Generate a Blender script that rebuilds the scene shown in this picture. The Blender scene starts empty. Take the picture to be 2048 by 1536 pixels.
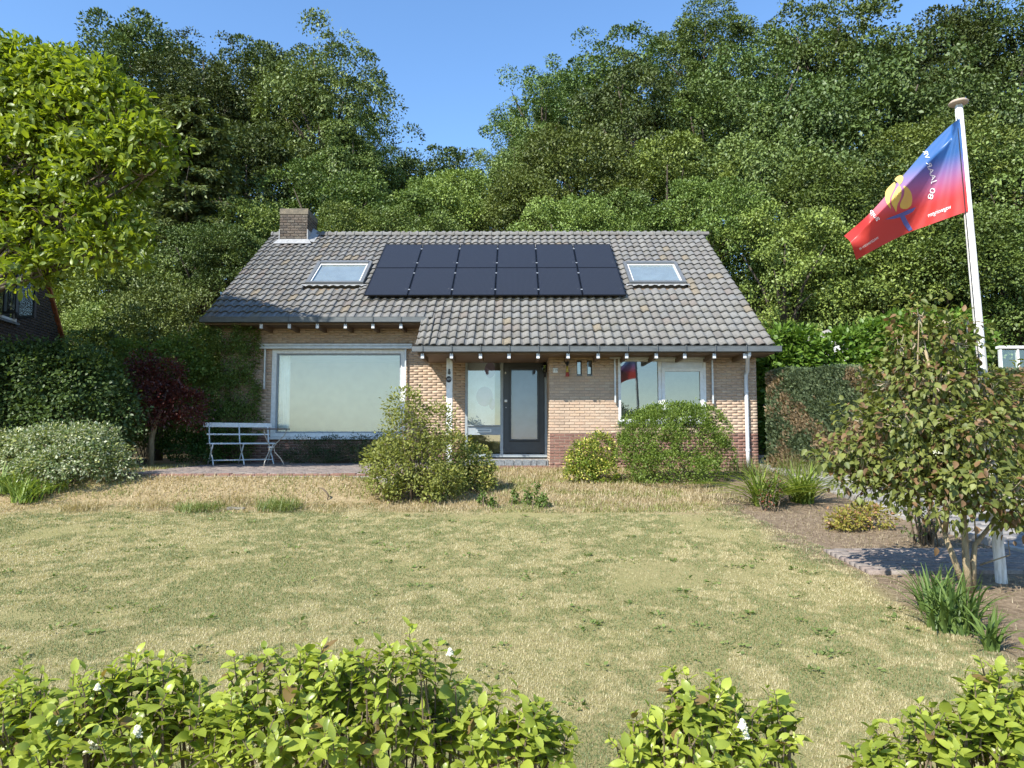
import bpy, bmesh, math, random
import numpy as np
from mathutils import Vector, Matrix

# ------------------------------------------------------------------ camera, sky, sun, exposure
SC = bpy.context.scene
COL = SC.collection
R = math.radians
FPX, PITCH, YAW = 1420.0, R(4.4), R(0.28)
EYE = Vector((0, 0, 1.6))
cam_d = bpy.data.cameras.new('camera'); cam = bpy.data.objects.new('camera', cam_d); COL.objects.link(cam)
cam_d.sensor_width = 36.0; cam_d.lens = 36.0 * FPX / 2048; cam_d.clip_end = 2000; cam_d.clip_start = 0.05
cam.location = EYE; cam.rotation_euler = (math.pi / 2 + PITCH, 0, YAW)
SC.camera = cam
CAMR = cam.rotation_euler.to_matrix()

SUN_TO = Vector((-0.85, -1.0, 1.15)).normalized()
W = bpy.data.worlds.new('World'); SC.world = W; W.use_nodes = True
wn = W.node_tree.nodes; wl = W.node_tree.links
sky = wn.new('ShaderNodeTexSky'); sky.sky_type = 'NISHITA'; sky.sun_disc = False
sky.sun_elevation = math.asin(SUN_TO.z); sky.sun_rotation = math.atan2(SUN_TO.x, SUN_TO.y)
sky.altitude = 20; sky.air_density = 1.0; sky.dust_density = 0.1; sky.ozone_density = 3.2
bg = wn['Background']; bg.inputs[1].default_value = 0.15
hsv = wn.new('ShaderNodeHueSaturation'); hsv.inputs['Saturation'].default_value = 1.10
wl.new(sky.outputs[0], hsv.inputs['Color']); wl.new(hsv.outputs[0], bg.inputs[0])
sun_d = bpy.data.lights.new('sun', 'SUN'); sun_d.energy = 4.6; sun_d.angle = R(0.53); sun_d.color = (1.0, 0.95, 0.86)
sun = bpy.data.objects.new('sun', sun_d); COL.objects.link(sun)
sun.rotation_euler = (-SUN_TO).to_track_quat('-Z', 'Y').to_euler(); sun.location = (-30, -40, 50)
SC.view_settings.view_transform = 'Standard'; SC.view_settings.look = 'None'
SC.view_settings.exposure = 1.0; SC.view_settings.gamma = 1.0
SC.render.engine = 'CYCLES'
cy = SC.cycles
cy.max_bounces = 6; cy.diffuse_bounces = 3; cy.glossy_bounces = 3; cy.transmission_bounces = 3; cy.transparent_max_bounces = 8
cy.caustics_reflective = False; cy.caustics_refractive = False

rng = np.random.default_rng(11)
random.seed(5)

# ------------------------------------------------------------------ helpers
def at(px, py, Y):
    d = CAMR @ Vector(((px - 1024) / FPX, -(py - 768) / FPX, -1.0))
    return EYE + d * (Y / d.y)

def H(x, y):
    """height of the ground, vectorised"""
    x = np.asarray(x, float); y = np.asarray(y, float)
    a = np.interp(y, [-300, 1.2, 3, 10.45, 10.8, 11.7, 12.0, 22, 27, 36, 48, 62, 300], [0, 0.02, .12, .54, .60, .97, 1.0, 1.05, 2.0, 5.0, 10, 14, 16])
    b = np.interp(y, [-300, 1.2, 3, 10.2, 13, 15.3, 16, 22, 27, 36, 48, 62, 300], [0, 0.02, .12, .53, .80, .96, 1.0, 1.05, 2.0, 5.0, 10, 14, 16])
    t = np.clip((x + 2.7) / 1.2, 0, 1); t = t * t * (3 - 2 * t)
    h = a * (1 - t) + b * t
    near = np.clip((11.5 - y) / 8, 0, 1) * np.clip(y / 3, 0, 1)
    h = h + near * 0.018 * (np.sin(x * 1.7 + y * .9) + np.sin(x * .8 - y * 2.1 + 1)) * .6
    return h

def ground(px, py):
    d = CAMR @ Vector(((px - 1024) / FPX, -(py - 768) / FPX, -1.0))
    t = 1.0
    for i in range(4000):
        p = EYE + d * t
        if p.z <= float(H(p.x, p.y)): return p
        t += 0.01
    return p

def fbm(x, y, seed=0, oct=4, s=1.0):
    """cheap value noise for scatter colours"""
    r = np.random.default_rng(seed); g = r.random((64, 64)); out = 0; amp = 1; tot = 0
    for o in range(oct):
        u = x * s * 2 ** o + 13.7 * o; v = y * s * 2 ** o + 5.1 * o
        i = np.floor(u).astype(int); j = np.floor(v).astype(int); fu = u - i; fv = v - j
        fu = fu * fu * (3 - 2 * fu); fv = fv * fv * (3 - 2 * fv)
        a = g[i % 64, j % 64]; b = g[(i + 1) % 64, j % 64]; c = g[i % 64, (j + 1) % 64]; d = g[(i + 1) % 64, (j + 1) % 64]
        out = out + amp * ((a * (1 - fu) + b * fu) * (1 - fv) + (c * (1 - fu) + d * fu) * fv); tot += amp; amp *= .55
    return out / tot

def link(o, parent=None):
    COL.objects.link(o)
    if parent is not None: o.parent = parent
    return o

def tag(o, label=None, cat=None, group=None, kind=None):
    if label: o['label'] = label
    if cat: o['category'] = cat
    if group: o['group'] = group
    if kind: o['kind'] = kind
    return o

def empty(name, loc=(0, 0, 0), label=None, cat=None, group=None, rz=0):
    o = bpy.data.objects.new(name, None); o.location = loc; o.rotation_euler[2] = rz
    o.empty_display_size = .1
    COL.objects.link(o)
    return tag(o, label, cat, group)

class MB:
    def __init__(s): s.v = []; s.f = []
    def add(s, vs, fs):
        n = len(s.v); s.v += [tuple(q) for q in vs]; s.f += [tuple(i + n for i in f) for f in fs]; return s
    def box(s, x0, x1, y0, y1, z0, z1, M=None):
        vs = [Vector(q) for q in ((x0, y0, z0), (x1, y0, z0), (x1, y1, z0), (x0, y1, z0), (x0, y0, z1), (x1, y0, z1), (x1, y1, z1), (x0, y1, z1))]
        if M is not None: vs = [M @ q for q in vs]
        return s.add(vs, [(0, 3, 2, 1), (4, 5, 6, 7), (0, 1, 5, 4), (1, 2, 6, 5), (2, 3, 7, 6), (3, 0, 4, 7)])
    def bbox(s, x0, x1, y0, y1, z0, z1, b=.006, M=None):
        """box with chamfered vertical and front edges"""
        vs = []
        for (xa, xb, ya, yb, z) in ((x0 + b, x1 - b, y0 + b, y1 - b, z0), (x0, x1, y0, y1, z0 + b), (x0, x1, y0, y1, z1 - b), (x0 + b, x1 - b, y0 + b, y1 - b, z1)):
            vs += [Vector((xa, ya, z)), Vector((xb, ya, z)), Vector((xb, yb, z)), Vector((xa, yb, z))]
        if M is not None: vs = [M @ q for q in vs]
        fs = [(3, 2, 1, 0), (12, 13, 14, 15)]
        for k in range(3):
            for i in range(4):
                j = (i + 1) % 4; fs.append((k * 4 + i, k * 4 + j, k * 4 + 4 + j, k * 4 + 4 + i))
        return s.add(vs, fs)
    def tube(s, pts, rad, n=8, cap=True):
        pts = [Vector(p) for p in pts]
        if not hasattr(rad, '__len__'): rad = [rad] * len(pts)
        vs = []; fs = []
        t0 = (pts[1] - pts[0]).normalized()
        u = t0.orthogonal().normalized()
        for i, p in enumerate(pts):
            t = ((pts[min(i + 1, len(pts) - 1)] - pts[max(i - 1, 0)])).normalized()
            u = (u - t * u.dot(t)).normalized(); w = t.cross(u)
            for k in range(n):
                a = 2 * math.pi * k / n
                vs.append(p + (u * math.cos(a) + w * math.sin(a)) * rad[i])
        for i in range(len(pts) - 1):
            for k in range(n):
                fs.append((i * n + k, i * n + (k + 1) % n, (i + 1) * n + (k + 1) % n, (i + 1) * n + k))
        if cap:
            fs.append(tuple(range(n - 1, -1, -1))); fs.append(tuple((len(pts) - 1) * n + k for k in range(n)))
        return s.add(vs, fs)
    def lathe(s, prof, c, n=20, M=None):
        vs = []; fs = []; c = Vector(c)
        for r, z in prof:
            for k in range(n):
                a = 2 * math.pi * k / n; q = Vector((r * math.cos(a), r * math.sin(a), z))
                if M is not None: q = M @ q
                vs.append(c + q)
        for i in range(len(prof) - 1):
            for k in range(n):
                fs.append((i * n + k, i * n + (k + 1) % n, (i + 1) * n + (k + 1) % n, (i + 1) * n + k))
        fs.append(tuple(range(n - 1, -1, -1))); fs.append(tuple((len(prof) - 1) * n + k for k in range(n)))
        return s.add(vs, fs)
    def mesh(s, name, mat, smooth=False):
        m = bpy.data.meshes.new(name); m.from_pydata(s.v, [], s.f); m.update()
        if mat: m.materials.append(mat)
        if smooth: m.polygons.foreach_set('use_smooth', [True] * len(m.polygons))
        return m
    def build(s, name, mat, parent=None, smooth=False, origin=None):
        if origin is not None:
            o3 = Vector(origin); s.v = [tuple(Vector(q) - o3) for q in s.v]
        o = bpy.data.objects.new(name, s.mesh(name, mat, smooth))
        if origin is not None: o.location = origin
        return link(o, parent)

def np_mesh(name, V, F, mat, col=None, smooth=False):
    V = np.ascontiguousarray(V, np.float32); F = np.ascontiguousarray(F, np.int32); k = F.shape[1]
    m = bpy.data.meshes.new(name)
    m.vertices.add(len(V)); m.vertices.foreach_set('co', V.ravel())
    m.loops.add(F.size); m.loops.foreach_set('vertex_index', F.ravel())
    m.polygons.add(len(F)); m.polygons.foreach_set('loop_start', np.arange(0, F.size, k, dtype=np.int32))
    if smooth: m.polygons.foreach_set('use_smooth', np.ones(len(F), bool))
    if col is not None:
        a = m.attributes.new('col', 'FLOAT_COLOR', 'POINT')
        c4 = np.ones((len(V), 4), np.float32); c4[:, :3] = col; a.data.foreach_set('color', c4.ravel())
    m.update(calc_edges=True); m.materials.append(mat)
    return m

# ------------------------------------------------------------------ materials
def nodes_of(name):
    m = bpy.data.materials.new(name); m.use_nodes = True
    nt = m.node_tree; return m, nt, nt.nodes, nt.links, nt.nodes['Principled BSDF']

def pmat(name, c, rough=.6, metal=0, c2=None, scale=8, detail=5, bump=0, bscale=None, spec=.5, lo=.35, hi=.65, stretch=None):
    m, nt, n, l, p = nodes_of(name)
    p.inputs['Roughness'].default_value = rough; p.inputs['Metallic'].default_value = metal; p.inputs['Specular IOR Level'].default_value = spec
    tc = n.new('ShaderNodeTexCoord'); src = tc.outputs['Object']
    if stretch:
        mp = n.new('ShaderNodeMapping'); mp.inputs['Scale'].default_value = stretch; l.new(src, mp.inputs[0]); src = mp.outputs[0]
    if c2 is None: c2 = tuple(v * .82 for v in c)
    nz = n.new('ShaderNodeTexNoise'); nz.inputs['Scale'].default_value = scale; nz.inputs['Detail'].default_value = detail; nz.inputs['Roughness'].default_value = .62
    l.new(src, nz.inputs['Vector'])
    rp = n.new('ShaderNodeValToRGB'); rp.color_ramp.elements[0].position = lo; rp.color_ramp.elements[1].position = hi
    rp.color_ramp.elements[0].color = (*c2, 1); rp.color_ramp.elements[1].color = (*c, 1)
    l.new(nz.outputs['Fac'], rp.inputs[0]); l.new(rp.outputs[0], p.inputs['Base Color'])
    if bump:
        nb = n.new('ShaderNodeTexNoise'); nb.inputs['Scale'].default_value = bscale or scale * 6; nb.inputs['Detail'].default_value = 6
        l.new(src, nb.inputs['Vector']); b = n.new('ShaderNodeBump'); b.inputs['Strength'].default_value = bump; b.inputs['Distance'].default_value = .02
        l.new(nb.outputs['Fac'], b.inputs['Height']); l.new(b.outputs[0], p.inputs['Normal'])
    return m

def leafmat(name, trans=.35, gloss=.07, rough=.38, objrand=0.0, tint=(1.25, 1.25, .55)):
    """leaf: colour from the mesh attribute 'col', lets light through, a little gloss"""
    m, nt, n, l, p = nodes_of(name); n.remove(p)
    a = n.new('ShaderNodeAttribute'); a.attribute_name = 'col'; c = a.outputs['Color']
    if objrand:
        oi = n.new('ShaderNodeObjectInfo'); hs = n.new('ShaderNodeHueSaturation')
        mr = n.new('ShaderNodeMapRange'); mr.inputs[3].default_value = .5 - .014 * objrand; mr.inputs[4].default_value = .5 + .010 * objrand
        mv = n.new('ShaderNodeMapRange'); mv.inputs[3].default_value = 1 - .35 * objrand; mv.inputs[4].default_value = 1 + .35 * objrand
        mu = n.new('ShaderNodeMath'); mu.operation = 'MULTIPLY'; mu.inputs[1].default_value = 7.31
        fr = n.new('ShaderNodeMath'); fr.operation = 'FRACT'
        l.new(oi.outputs['Random'], mr.inputs[0]); l.new(oi.outputs['Random'], mu.inputs[0]); l.new(mu.outputs[0], fr.inputs[0]); l.new(fr.outputs[0], mv.inputs[0])
        l.new(mr.outputs[0], hs.inputs['Hue']); l.new(mv.outputs[0], hs.inputs['Value']); l.new(c, hs.inputs['Color']); c = hs.outputs[0]
    d = n.new('ShaderNodeBsdfDiffuse'); t = n.new('ShaderNodeBsdfTranslucent'); g = n.new('ShaderNodeBsdfGlossy')
    g.inputs['Roughness'].default_value = rough; g.inputs['Color'].default_value = (.9, .95, .9, 1)
    tm = n.new('ShaderNodeMix'); tm.data_type = 'RGBA'; tm.blend_type = 'MULTIPLY'; tm.inputs[0].default_value = 1
    l.new(c, tm.inputs[6]); tm.inputs[7].default_value = (*tint, 1)
    l.new(c, d.inputs[0]); l.new(tm.outputs[2], t.inputs[0])
    m1 = n.new('ShaderNodeMixShader'); m1.inputs[0].default_value = trans
    m2 = n.new('ShaderNodeMixShader'); m2.inputs[0].default_value = gloss
    l.new(d.outputs[0], m1.inputs[1]); l.new(t.outputs[0], m1.inputs[2]); l.new(m1.outputs[0], m2.inputs[1]); l.new(g.outputs[0], m2.inputs[2])
    l.new(m2.outputs[0], n['Material Output'].inputs[0])
    return m

def piecemat(name, cols, src, rough=.8, scale=30, bump=.3, dirt=.35, spec=.3, blotch=None, distance=.01):
    """brick / tile: colour picked per piece (object random or mesh attribute 'col' red channel), with grain and stains"""
    m, nt, n, l, p = nodes_of(name); p.inputs['Roughness'].default_value = rough; p.inputs['Specular IOR Level'].default_value = spec
    if src == 'obj':
        v = n.new('ShaderNodeObjectInfo').outputs['Random']
    else:
        a = n.new('ShaderNodeAttribute'); a.attribute_name = 'col'; sp = n.new('ShaderNodeSeparateColor'); l.new(a.outputs['Color'], sp.inputs[0]); v = sp.outputs[0]
    rp = n.new('ShaderNodeValToRGB'); e = rp.color_ramp.elements
    rp.color_ramp.interpolation = 'CONSTANT' if len(cols) > 4 else 'LINEAR'
    while len(e) < len(cols): e.new(.5)
    for i, c in enumerate(cols): e[i].position = i / len(cols); e[i].color = (*c, 1)
    l.new(v, rp.inputs[0])
    g = n.new('ShaderNodeNewGeometry')
    nz = n.new('ShaderNodeTexNoise'); nz.inputs['Scale'].default_value = scale; nz.inputs['Detail'].default_value = 6; nz.inputs['Roughness'].default_value = .65
    l.new(g.outputs['Position'], nz.inputs['Vector'])
    mr = n.new('ShaderNodeMapRange'); mr.inputs[1].default_value = .3; mr.inputs[2].default_value = .7; mr.inputs[3].default_value = 1 - dirt; mr.inputs[4].default_value = 1 + dirt * .5
    l.new(nz.outputs['Fac'], mr.inputs[0])
    mx = n.new('ShaderNodeMix'); mx.data_type = 'RGBA'; mx.blend_type = 'MULTIPLY'; mx.inputs[0].default_value = 1
    l.new(rp.outputs[0], mx.inputs[6]); l.new(mr.outputs[0], mx.inputs[7]); c = mx.outputs[2]
    if blotch:
        n2 = n.new('ShaderNodeTexNoise'); n2.inputs['Scale'].default_value = blotch[1]; n2.inputs['Detail'].default_value = 7; n2.inputs['Roughness'].default_value = .7
        l.new(g.outputs['Position'], n2.inputs['Vector'])
        r2 = n.new('ShaderNodeMapRange'); r2.inputs[1].default_value = blotch[2]; r2.inputs[2].default_value = blotch[3]
        l.new(n2.outputs['Fac'], r2.inputs[0]); m3 = n.new('ShaderNodeMix'); m3.data_type = 'RGBA'
        l.new(r2.outputs[0], m3.inputs[0]); l.new(c, m3.inputs[6]); m3.inputs[7].default_value = (*blotch[0], 1); c = m3.outputs[2]
    l.new(c, p.inputs['Base Color'])
    b = n.new('ShaderNodeBump'); b.inputs['Strength'].default_value = bump; b.inputs['Distance'].default_value = distance
    l.new(nz.outputs['Fac'], b.inputs['Height']); l.new(b.outputs[0], p.inputs['Normal'])
    return m

def glassmat(name, refl=.3, rough=.0, tint=(.95, .98, .97), gcol=(.84, .90, .95)):
    m, nt, n, l, p = nodes_of(name); n.remove(p)
    t = n.new('ShaderNodeBsdfTransparent'); t.inputs[0].default_value = (*tint, 1)
    g = n.new('ShaderNodeBsdfGlossy'); g.inputs['Roughness'].default_value = rough; g.inputs['Color'].default_value = (*gcol, 1)
    fr = n.new('ShaderNodeFresnel'); fr.inputs[0].default_value = 1.5
    ad = n.new('ShaderNodeMath'); ad.operation = 'ADD'; ad.use_clamp = True; ad.inputs[1].default_value = refl
    ge = n.new('ShaderNodeNewGeometry'); fv = n.new('ShaderNodeMath'); fv.operation = 'SUBTRACT'; fv.inputs[0].default_value = 1; l.new(ge.outputs['Backfacing'], fv.inputs[1])
    ml = n.new('ShaderNodeMath'); ml.operation = 'MULTIPLY'; l.new(fv.outputs[0], ml.inputs[1]); l.new(ad.outputs[0], ml.inputs[0])
    l.new(fr.outputs[0], ad.inputs[0]); mx = n.new('ShaderNodeMixShader')
    l.new(ml.outputs[0], mx.inputs[0]); l.new(t.outputs[0], mx.inputs[1]); l.new(g.outputs[0], mx.inputs[2]); l.new(mx.outputs[0], n['Material Output'].inputs[0])
    return m

M = {}
M['white'] = pmat('white_paint', (.74, .74, .72), .45, c2=(.62, .62, .59), scale=14)
M['cream'] = pmat('cream_paint', (.46, .43, .33), .5, scale=10)
M['greyframe'] = pmat('grey_frame_paint', (.30, .34, .36), .5, scale=9)
M['door'] = pmat('anthracite_door_paint', (.032, .037, .042), .42, c2=(.025, .028, .032), scale=6)
M['black'] = pmat('black_metal', (.012, .012, .013), .4)
M['rubber'] = pmat('dark_seal', (.02, .02, .022), .6)
M['zinc'] = pmat('weathered_zinc', (.115, .125, .128), .5, metal=.2, c2=(.08, .088, .09), scale=5, stretch=(1, 4, 4))
M['alu'] = pmat('aluminium', (.55, .57, .58), .35, metal=.5, scale=6)
M['awning'] = pmat('awning_aluminium', (.56, .58, .58), .4, metal=.2, scale=8)
M['mastwhite'] = pmat('weathered_white_mast', (.70, .69, .66), .6, c2=(.46, .44, .40), scale=7, lo=.38, hi=.58, stretch=(6, 6, .8), bump=.2)
M['pvc'] = pmat('grey_white_pvc', (.60, .62, .64), .4, c2=(.5, .52, .54), scale=4)
M['wood'] = pmat('soffit_wood', (.16, .11, .07), .7, scale=5, stretch=(1, 10, 10))
M['mortar'] = pmat('buff_mortar', (.40, .315, .24), .95, c2=(.33, .26, .195), scale=14, bump=.4)
M['mortar_plinth'] = pmat('pale_mortar', (.36, .31, .26), .95, scale=14, bump=.4)
M['plaster'] = pmat('room_plaster', (.78, .78, .74), .9, scale=3)
M['floor_in'] = pmat('room_floor', (.62, .56, .46), .6, scale=5)
M['curtain'] = pmat('white_curtain', (.82, .86, .86), .8, scale=6)
M['lead'] = pmat('lead_flashing', (.22, .225, .23), .55, c2=(.34, .34, .33), scale=12, bump=.3)
M['concrete'] = pmat('concrete', (.38, .36, .33), .9, c2=(.27, .25, .22), scale=9, bump=.4)
M['stone'] = pmat('blue_grey_stone', (.22, .24, .25), .8, c2=(.12, .13, .14), scale=25, bump=.6)
M['bark'] = pmat('bark', (.10, .08, .055), .9, c2=(.045, .036, .026), scale=12, bump=.8, stretch=(1, 1, .25))
M['barkpale'] = pmat('pale_bark', (.34, .27, .16), .85, c2=(.20, .15, .085), scale=16, bump=.5, stretch=(1, 1, .4))
M['twig'] = pmat('twig', (.15, .11, .07), .85, scale=20)
M['drytwig'] = pmat('dry_twig', (.40, .34, .24), .85, scale=20)
M['glass'] = glassmat('window_glass', .17, 0, gcol=(.88, .90, .86))
M['glassroom'] = glassmat('room_window_glass', .20, .20, gcol=(.95, .95, .84))
M['glassdoor'] = glassmat('door_glass', .05, .03, (.8, .86, .95))
M['glassroof'] = glassmat('roof_window_glass', .10)
M['blind'] = pmat('grey_blind', (.26, .29, .33), .8, scale=3)
BR = [(.49, .365, .265), (.46, .34, .247), (.515, .39, .285), (.44, .33, .243), (.49, .35, .25), (.475, .37, .275), (.50, .365, .255)]
PL = [(.22, .118, .088), (.245, .132, .098), (.20, .11, .085), (.26, .145, .11), (.215, .125, .097)]
DK = [(.095, .078, .062), (.12, .095, .072), (.075, .062, .05), (.13, .11, .085), (.10, .075, .055)]
M['brick'] = piecemat('buff_brick', BR, 'obj', scale=45, bump=.5, dirt=.22, blotch=((.33, .25, .18), 1.3, .52, .85))
M['brick_s'] = piecemat('buff_brick_course', BR, 'attr', scale=45, bump=.5, dirt=.22, blotch=((.33, .25, .18), 1.3, .52, .85))
M['plinth'] = piecemat('red_brown_brick', PL, 'obj', scale=45, bump=.4)
M['plinth_s'] = piecemat('red_brown_brick_course', PL, 'attr', scale=45, bump=.4)
M['chimbrick'] = piecemat('weathered_chimney_brick', DK, 'obj', scale=30, bump=.6, blotch=((.42, .40, .34), 22, .60, .68))
M['nbrick_s'] = piecemat('dark_brick_course', [(.075, .055, .045), (.09, .065, .05), (.06, .046, .04)], 'attr', scale=40)
TL = [tuple(v * k * .74 for v in c) for c in ((.240, .230, .212), (.255, .246, .226), (.22, .208, .192), (.245, .238, .222), (.23, .228, .218)) for k in (1, .91, 1.06, .97)] + [(.172, .152, .135), (.20, .17, .125)]
M['tile'] = piecemat('weathered_roof_tile', TL, 'obj', rough=.75, scale=26, bump=.35, dirt=.3, blotch=((.13, .125, .10), 3.2, .50, .78))
M['tile_s'] = piecemat('weathered_roof_tiles', TL, 'attr', rough=.75, scale=26, bump=.35, dirt=.3, blotch=((.13, .125, .10), 3.2, .50, .78))
M['orange_tile'] = pmat('orange_verge_tile', (.34, .11, .045), .7, scale=9)
M['paver'] = piecemat('terrace_paver', [(.22, .175, .15), (.245, .195, .165), (.195, .16, .14), (.235, .20, .172)], 'attr', scale=40, bump=.3)
M['slab'] = piecemat('concrete_slab', [(.26, .245, .225), (.29, .27, .245), (.235, .22, .205)], 'attr', scale=30, bump=.3)

# ------------------------------------------------------------------ ground
def ground_material():
    m, nt, n, l, p = nodes_of('garden_ground'); p.inputs['Roughness'].default_value = .95; p.inputs['Specular IOR Level'].default_value = .15
    g = n.new('ShaderNodeNewGeometry'); sp = n.new('ShaderNodeSeparateXYZ'); l.new(g.outputs['Position'], sp.inputs[0])
    def noise(s, d=5, r=.6):
        z = n.new('ShaderNodeTexNoise'); z.inputs['Scale'].default_value = s; z.inputs['Detail'].default_value = d; z.inputs['Roughness'].default_value = r
        l.new(g.outputs['Position'], z.inputs['Vector']); return z.outputs['Fac']
    def ramp(f, a, b, lo=.35, hi=.65):
        r = n.new('ShaderNodeValToRGB'); r.color_ramp.elements[0].position = lo; r.color_ramp.elements[1].position = hi
        r.color_ramp.elements[0].color = (*a, 1); r.color_ramp.elements[1].color = (*b, 1); l.new(f, r.inputs[0]); return r.outputs[0]
    def mix(f, a, b):
        x = n.new('ShaderNodeMix'); x.data_type = 'RGBA'; l.new(f, x.inputs[0]); l.new(a, x.inputs[6]); l.new(b, x.inputs[7]); return x.outputs[2]
    def edge(v, a, b, wob=0.0, ws=1.5):
        r = n.new('ShaderNodeMapRange'); r.inputs[1].default_value = a; r.inputs[2].default_value = b
        if wob:
            ma = n.new('ShaderNodeMath'); ma.operation = 'MULTIPLY_ADD'; l.new(noise(ws, 4), ma.inputs[0]); ma.inputs[1].default_value = wob; l.new(v, ma.inputs[2]); v = ma.outputs[0]
        l.new(v, r.inputs[0]); return r.outputs[0]
    lawn = mix(noise(1.1, 6, .7), ramp(noise(38, 6, .7), (.26, .215, .10), (.42, .35, .17)), ramp(noise(45, 6, .7), (.15, .165, .05), (.32, .29, .12)))
    bank = ramp(noise(26, 7, .7), (.22, .165, .09), (.42, .325, .18))
    soil = ramp(noise(14, 8, .72), (.12, .085, .055), (.31, .235, .155))
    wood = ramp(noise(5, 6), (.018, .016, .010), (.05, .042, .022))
    c = mix(edge(sp.outputs[1], 10.8, 11.5, 1.6, 1.3), lawn, bank)
    c = mix(edge(sp.outputs[0], 3.25, 3.6, .7, 1.3), c, soil)
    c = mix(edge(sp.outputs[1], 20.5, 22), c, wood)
    l.new(c, p.inputs['Base Color'])
    b = n.new('ShaderNodeBump'); b.inputs['Strength'].default_value = .7; b.inputs['Distance'].default_value = .03
    l.new(noise(60, 6, .7), b.inputs['Height']); l.new(b.outputs[0], p.inputs['Normal'])
    return m

xs = np.unique(np.concatenate([np.linspace(-400, -14, 14), np.arange(-14, 12, .25), np.linspace(12, 400, 14)]))
ys = np.unique(np.concatenate([np.linspace(-400, 0, 10), np.arange(0, 24, .2), np.linspace(24, 70, 24), np.linspace(70, 600, 8)]))
X, Y = np.meshgrid(xs, ys); Z = H(X, Y)
nx, ny = len(xs), len(ys)
idx = np.arange(nx * ny).reshape(ny, nx)
Fq = np.stack([idx[:-1, :-1], idx[:-1, 1:], idx[1:, 1:], idx[1:, :-1]], -1).reshape(-1, 4)
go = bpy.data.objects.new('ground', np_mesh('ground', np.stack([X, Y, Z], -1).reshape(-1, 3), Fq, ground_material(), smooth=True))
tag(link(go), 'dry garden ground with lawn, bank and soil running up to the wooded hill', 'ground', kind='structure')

def laid(name, mat, x0, x1, y0, y1, dx, dy, zf, gap=.006, th=.05, bond=.5, tilt=.004):
    """pavers laid in rows as one mesh with open joints, each with its own height and tone"""
    Vs = []; Fs = []; Cs = []; k = 0; row = 0; y = y0
    while y < y1 - 1e-4:
        x = x0 - (dx * bond if row % 2 else 0)
        while x < x1 - 1e-4:
            a, b = max(x, x0), min(x + dx, x1)
            if b - a > .02:
                c, d = y, min(y + dy, y1); z = float(zf((a + b) / 2, (c + d) / 2)) + random.uniform(-tilt, tilt)
                g = gap / 2; a += g; b -= g; c += g; d -= g; e = .006
                Vs += [(a, c, z - th), (b, c, z - th), (b, d, z - th), (a, d, z - th), (a, c, z - e), (b, c, z - e), (b, d, z - e), (a, d, z - e), (a + e, c + e, z), (b - e, c + e, z), (b - e, d - e, z), (a + e, d - e, z)]
                for q in range(2):
                    for i in range(4): j = (i + 1) % 4; Fs.append((k + q * 4 + i, k + q * 4 + j, k + q * 4 + 4 + j, k + q * 4 + 4 + i))
                Fs.append((k + 8, k + 9, k + 10, k + 11)); k += 12; Cs += [random.random()] * 12
            x += dx
        y += dy; row += 1
    c = np.repeat(np.array(Cs)[:, None], 3, 1)
    return np_mesh(name, np.array(Vs), np.array(Fs), mat, c)

# terrace
tz = lambda x, y: 1.02 + .008 * (y - 11.8)
tb = MB().box(-6.6, -1.3, 11.78, 16.45, .7, .985).build('terrace', M['concrete'])
tag(tb, 'low paved terrace in front of the picture window', 'terrace', kind='structure')
o = link(bpy.data.objects.new('paver_field', laid('paver_field', M['paver'], -6.6, -1.3, 11.98, 16.45, .205, .105, tz)), tb); tag(o, kind='stuff')
edge_m = MB().bbox(0, .2, 0, .17, -.12, .022, .008).mesh('edge_brick', None)
edge_m.materials.append(M['plinth'])
x = -6.6
while x < -1.35:
    o = link(bpy.data.objects.new('edge_brick', edge_m), tb); o.location = (x + random.uniform(-.004, .004), 11.79 + random.uniform(-.012, .012), 1.0 + random.uniform(-.008, .004)); o.rotation_euler = (random.uniform(-.03, .03), random.uniform(-.02, .02), random.uniform(-.02, .02)); x += .208
# driveway and paved strip on the right
dv = link(bpy.data.objects.new('driveway', laid('driveway', M['slab'], 5.35, 8.0, 2.0, 22, .3, .3, lambda x, y: float(H(x, y)) + .045, th=.07, bond=.0)))
tag(dv, 'pale concrete slab driveway along the conifer hedge', 'driveway', kind='structure')
kb = MB()
for i in range(20):
    y = 2.0 + i; z = float(H(5.3, y + .5))
    o = MB().bbox(5.27, 5.345, y + .004, y + .996, z - .1, z + .075, .008).build('kerb_stone', M['concrete'], dv)
st = link(bpy.data.objects.new('garden_path', laid('garden_path', M['paver'], 3.3, 5.25, 6.75, 7.75, .205, .105, lambda x, y: float(H(x, y)) + .035)))
tag(st, 'short brick paved path between lawn and driveway in the shrub shade', 'path', kind='structure')

# ------------------------------------------------------------------ the house
house = empty('brick_house', (-.8, 16.5, 1.0), 'low brick house with grey tiled roof, twelve solar panels and dark front door', 'house')
HM = house.matrix_basis.inverted()
def hb(mb, name, mat, parent=None, smooth=False):
    """part of the house, its vertices given in world metres"""
    o = mb.build(name, mat, None, smooth)
    o.parent = parent or house; o.matrix_parent_inverse = HM
    return o
def hsub(mb, name, mat, parent, smooth=False):
    return mb.build(name, mat, parent, smooth)   # parent carries the house offset already

TANA = .727; ANG = math.atan(TANA); CA, SA = math.cos(ANG), math.sin(ANG)
EY, EZ = 14.75, 3.55                 # lower eave line on the roof plane
RY = 20.15; RZ = EZ + TANA * (RY - EY)
EY2 = 15.86
XL, XM, XR = -7.02, -2.05, 5.41
YL, YR = 16.5, 15.45                 # living room / door wall plane, right wall plane
ZG = .95
def roofz(y): return EZ + TANA * (y - EY)

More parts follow.
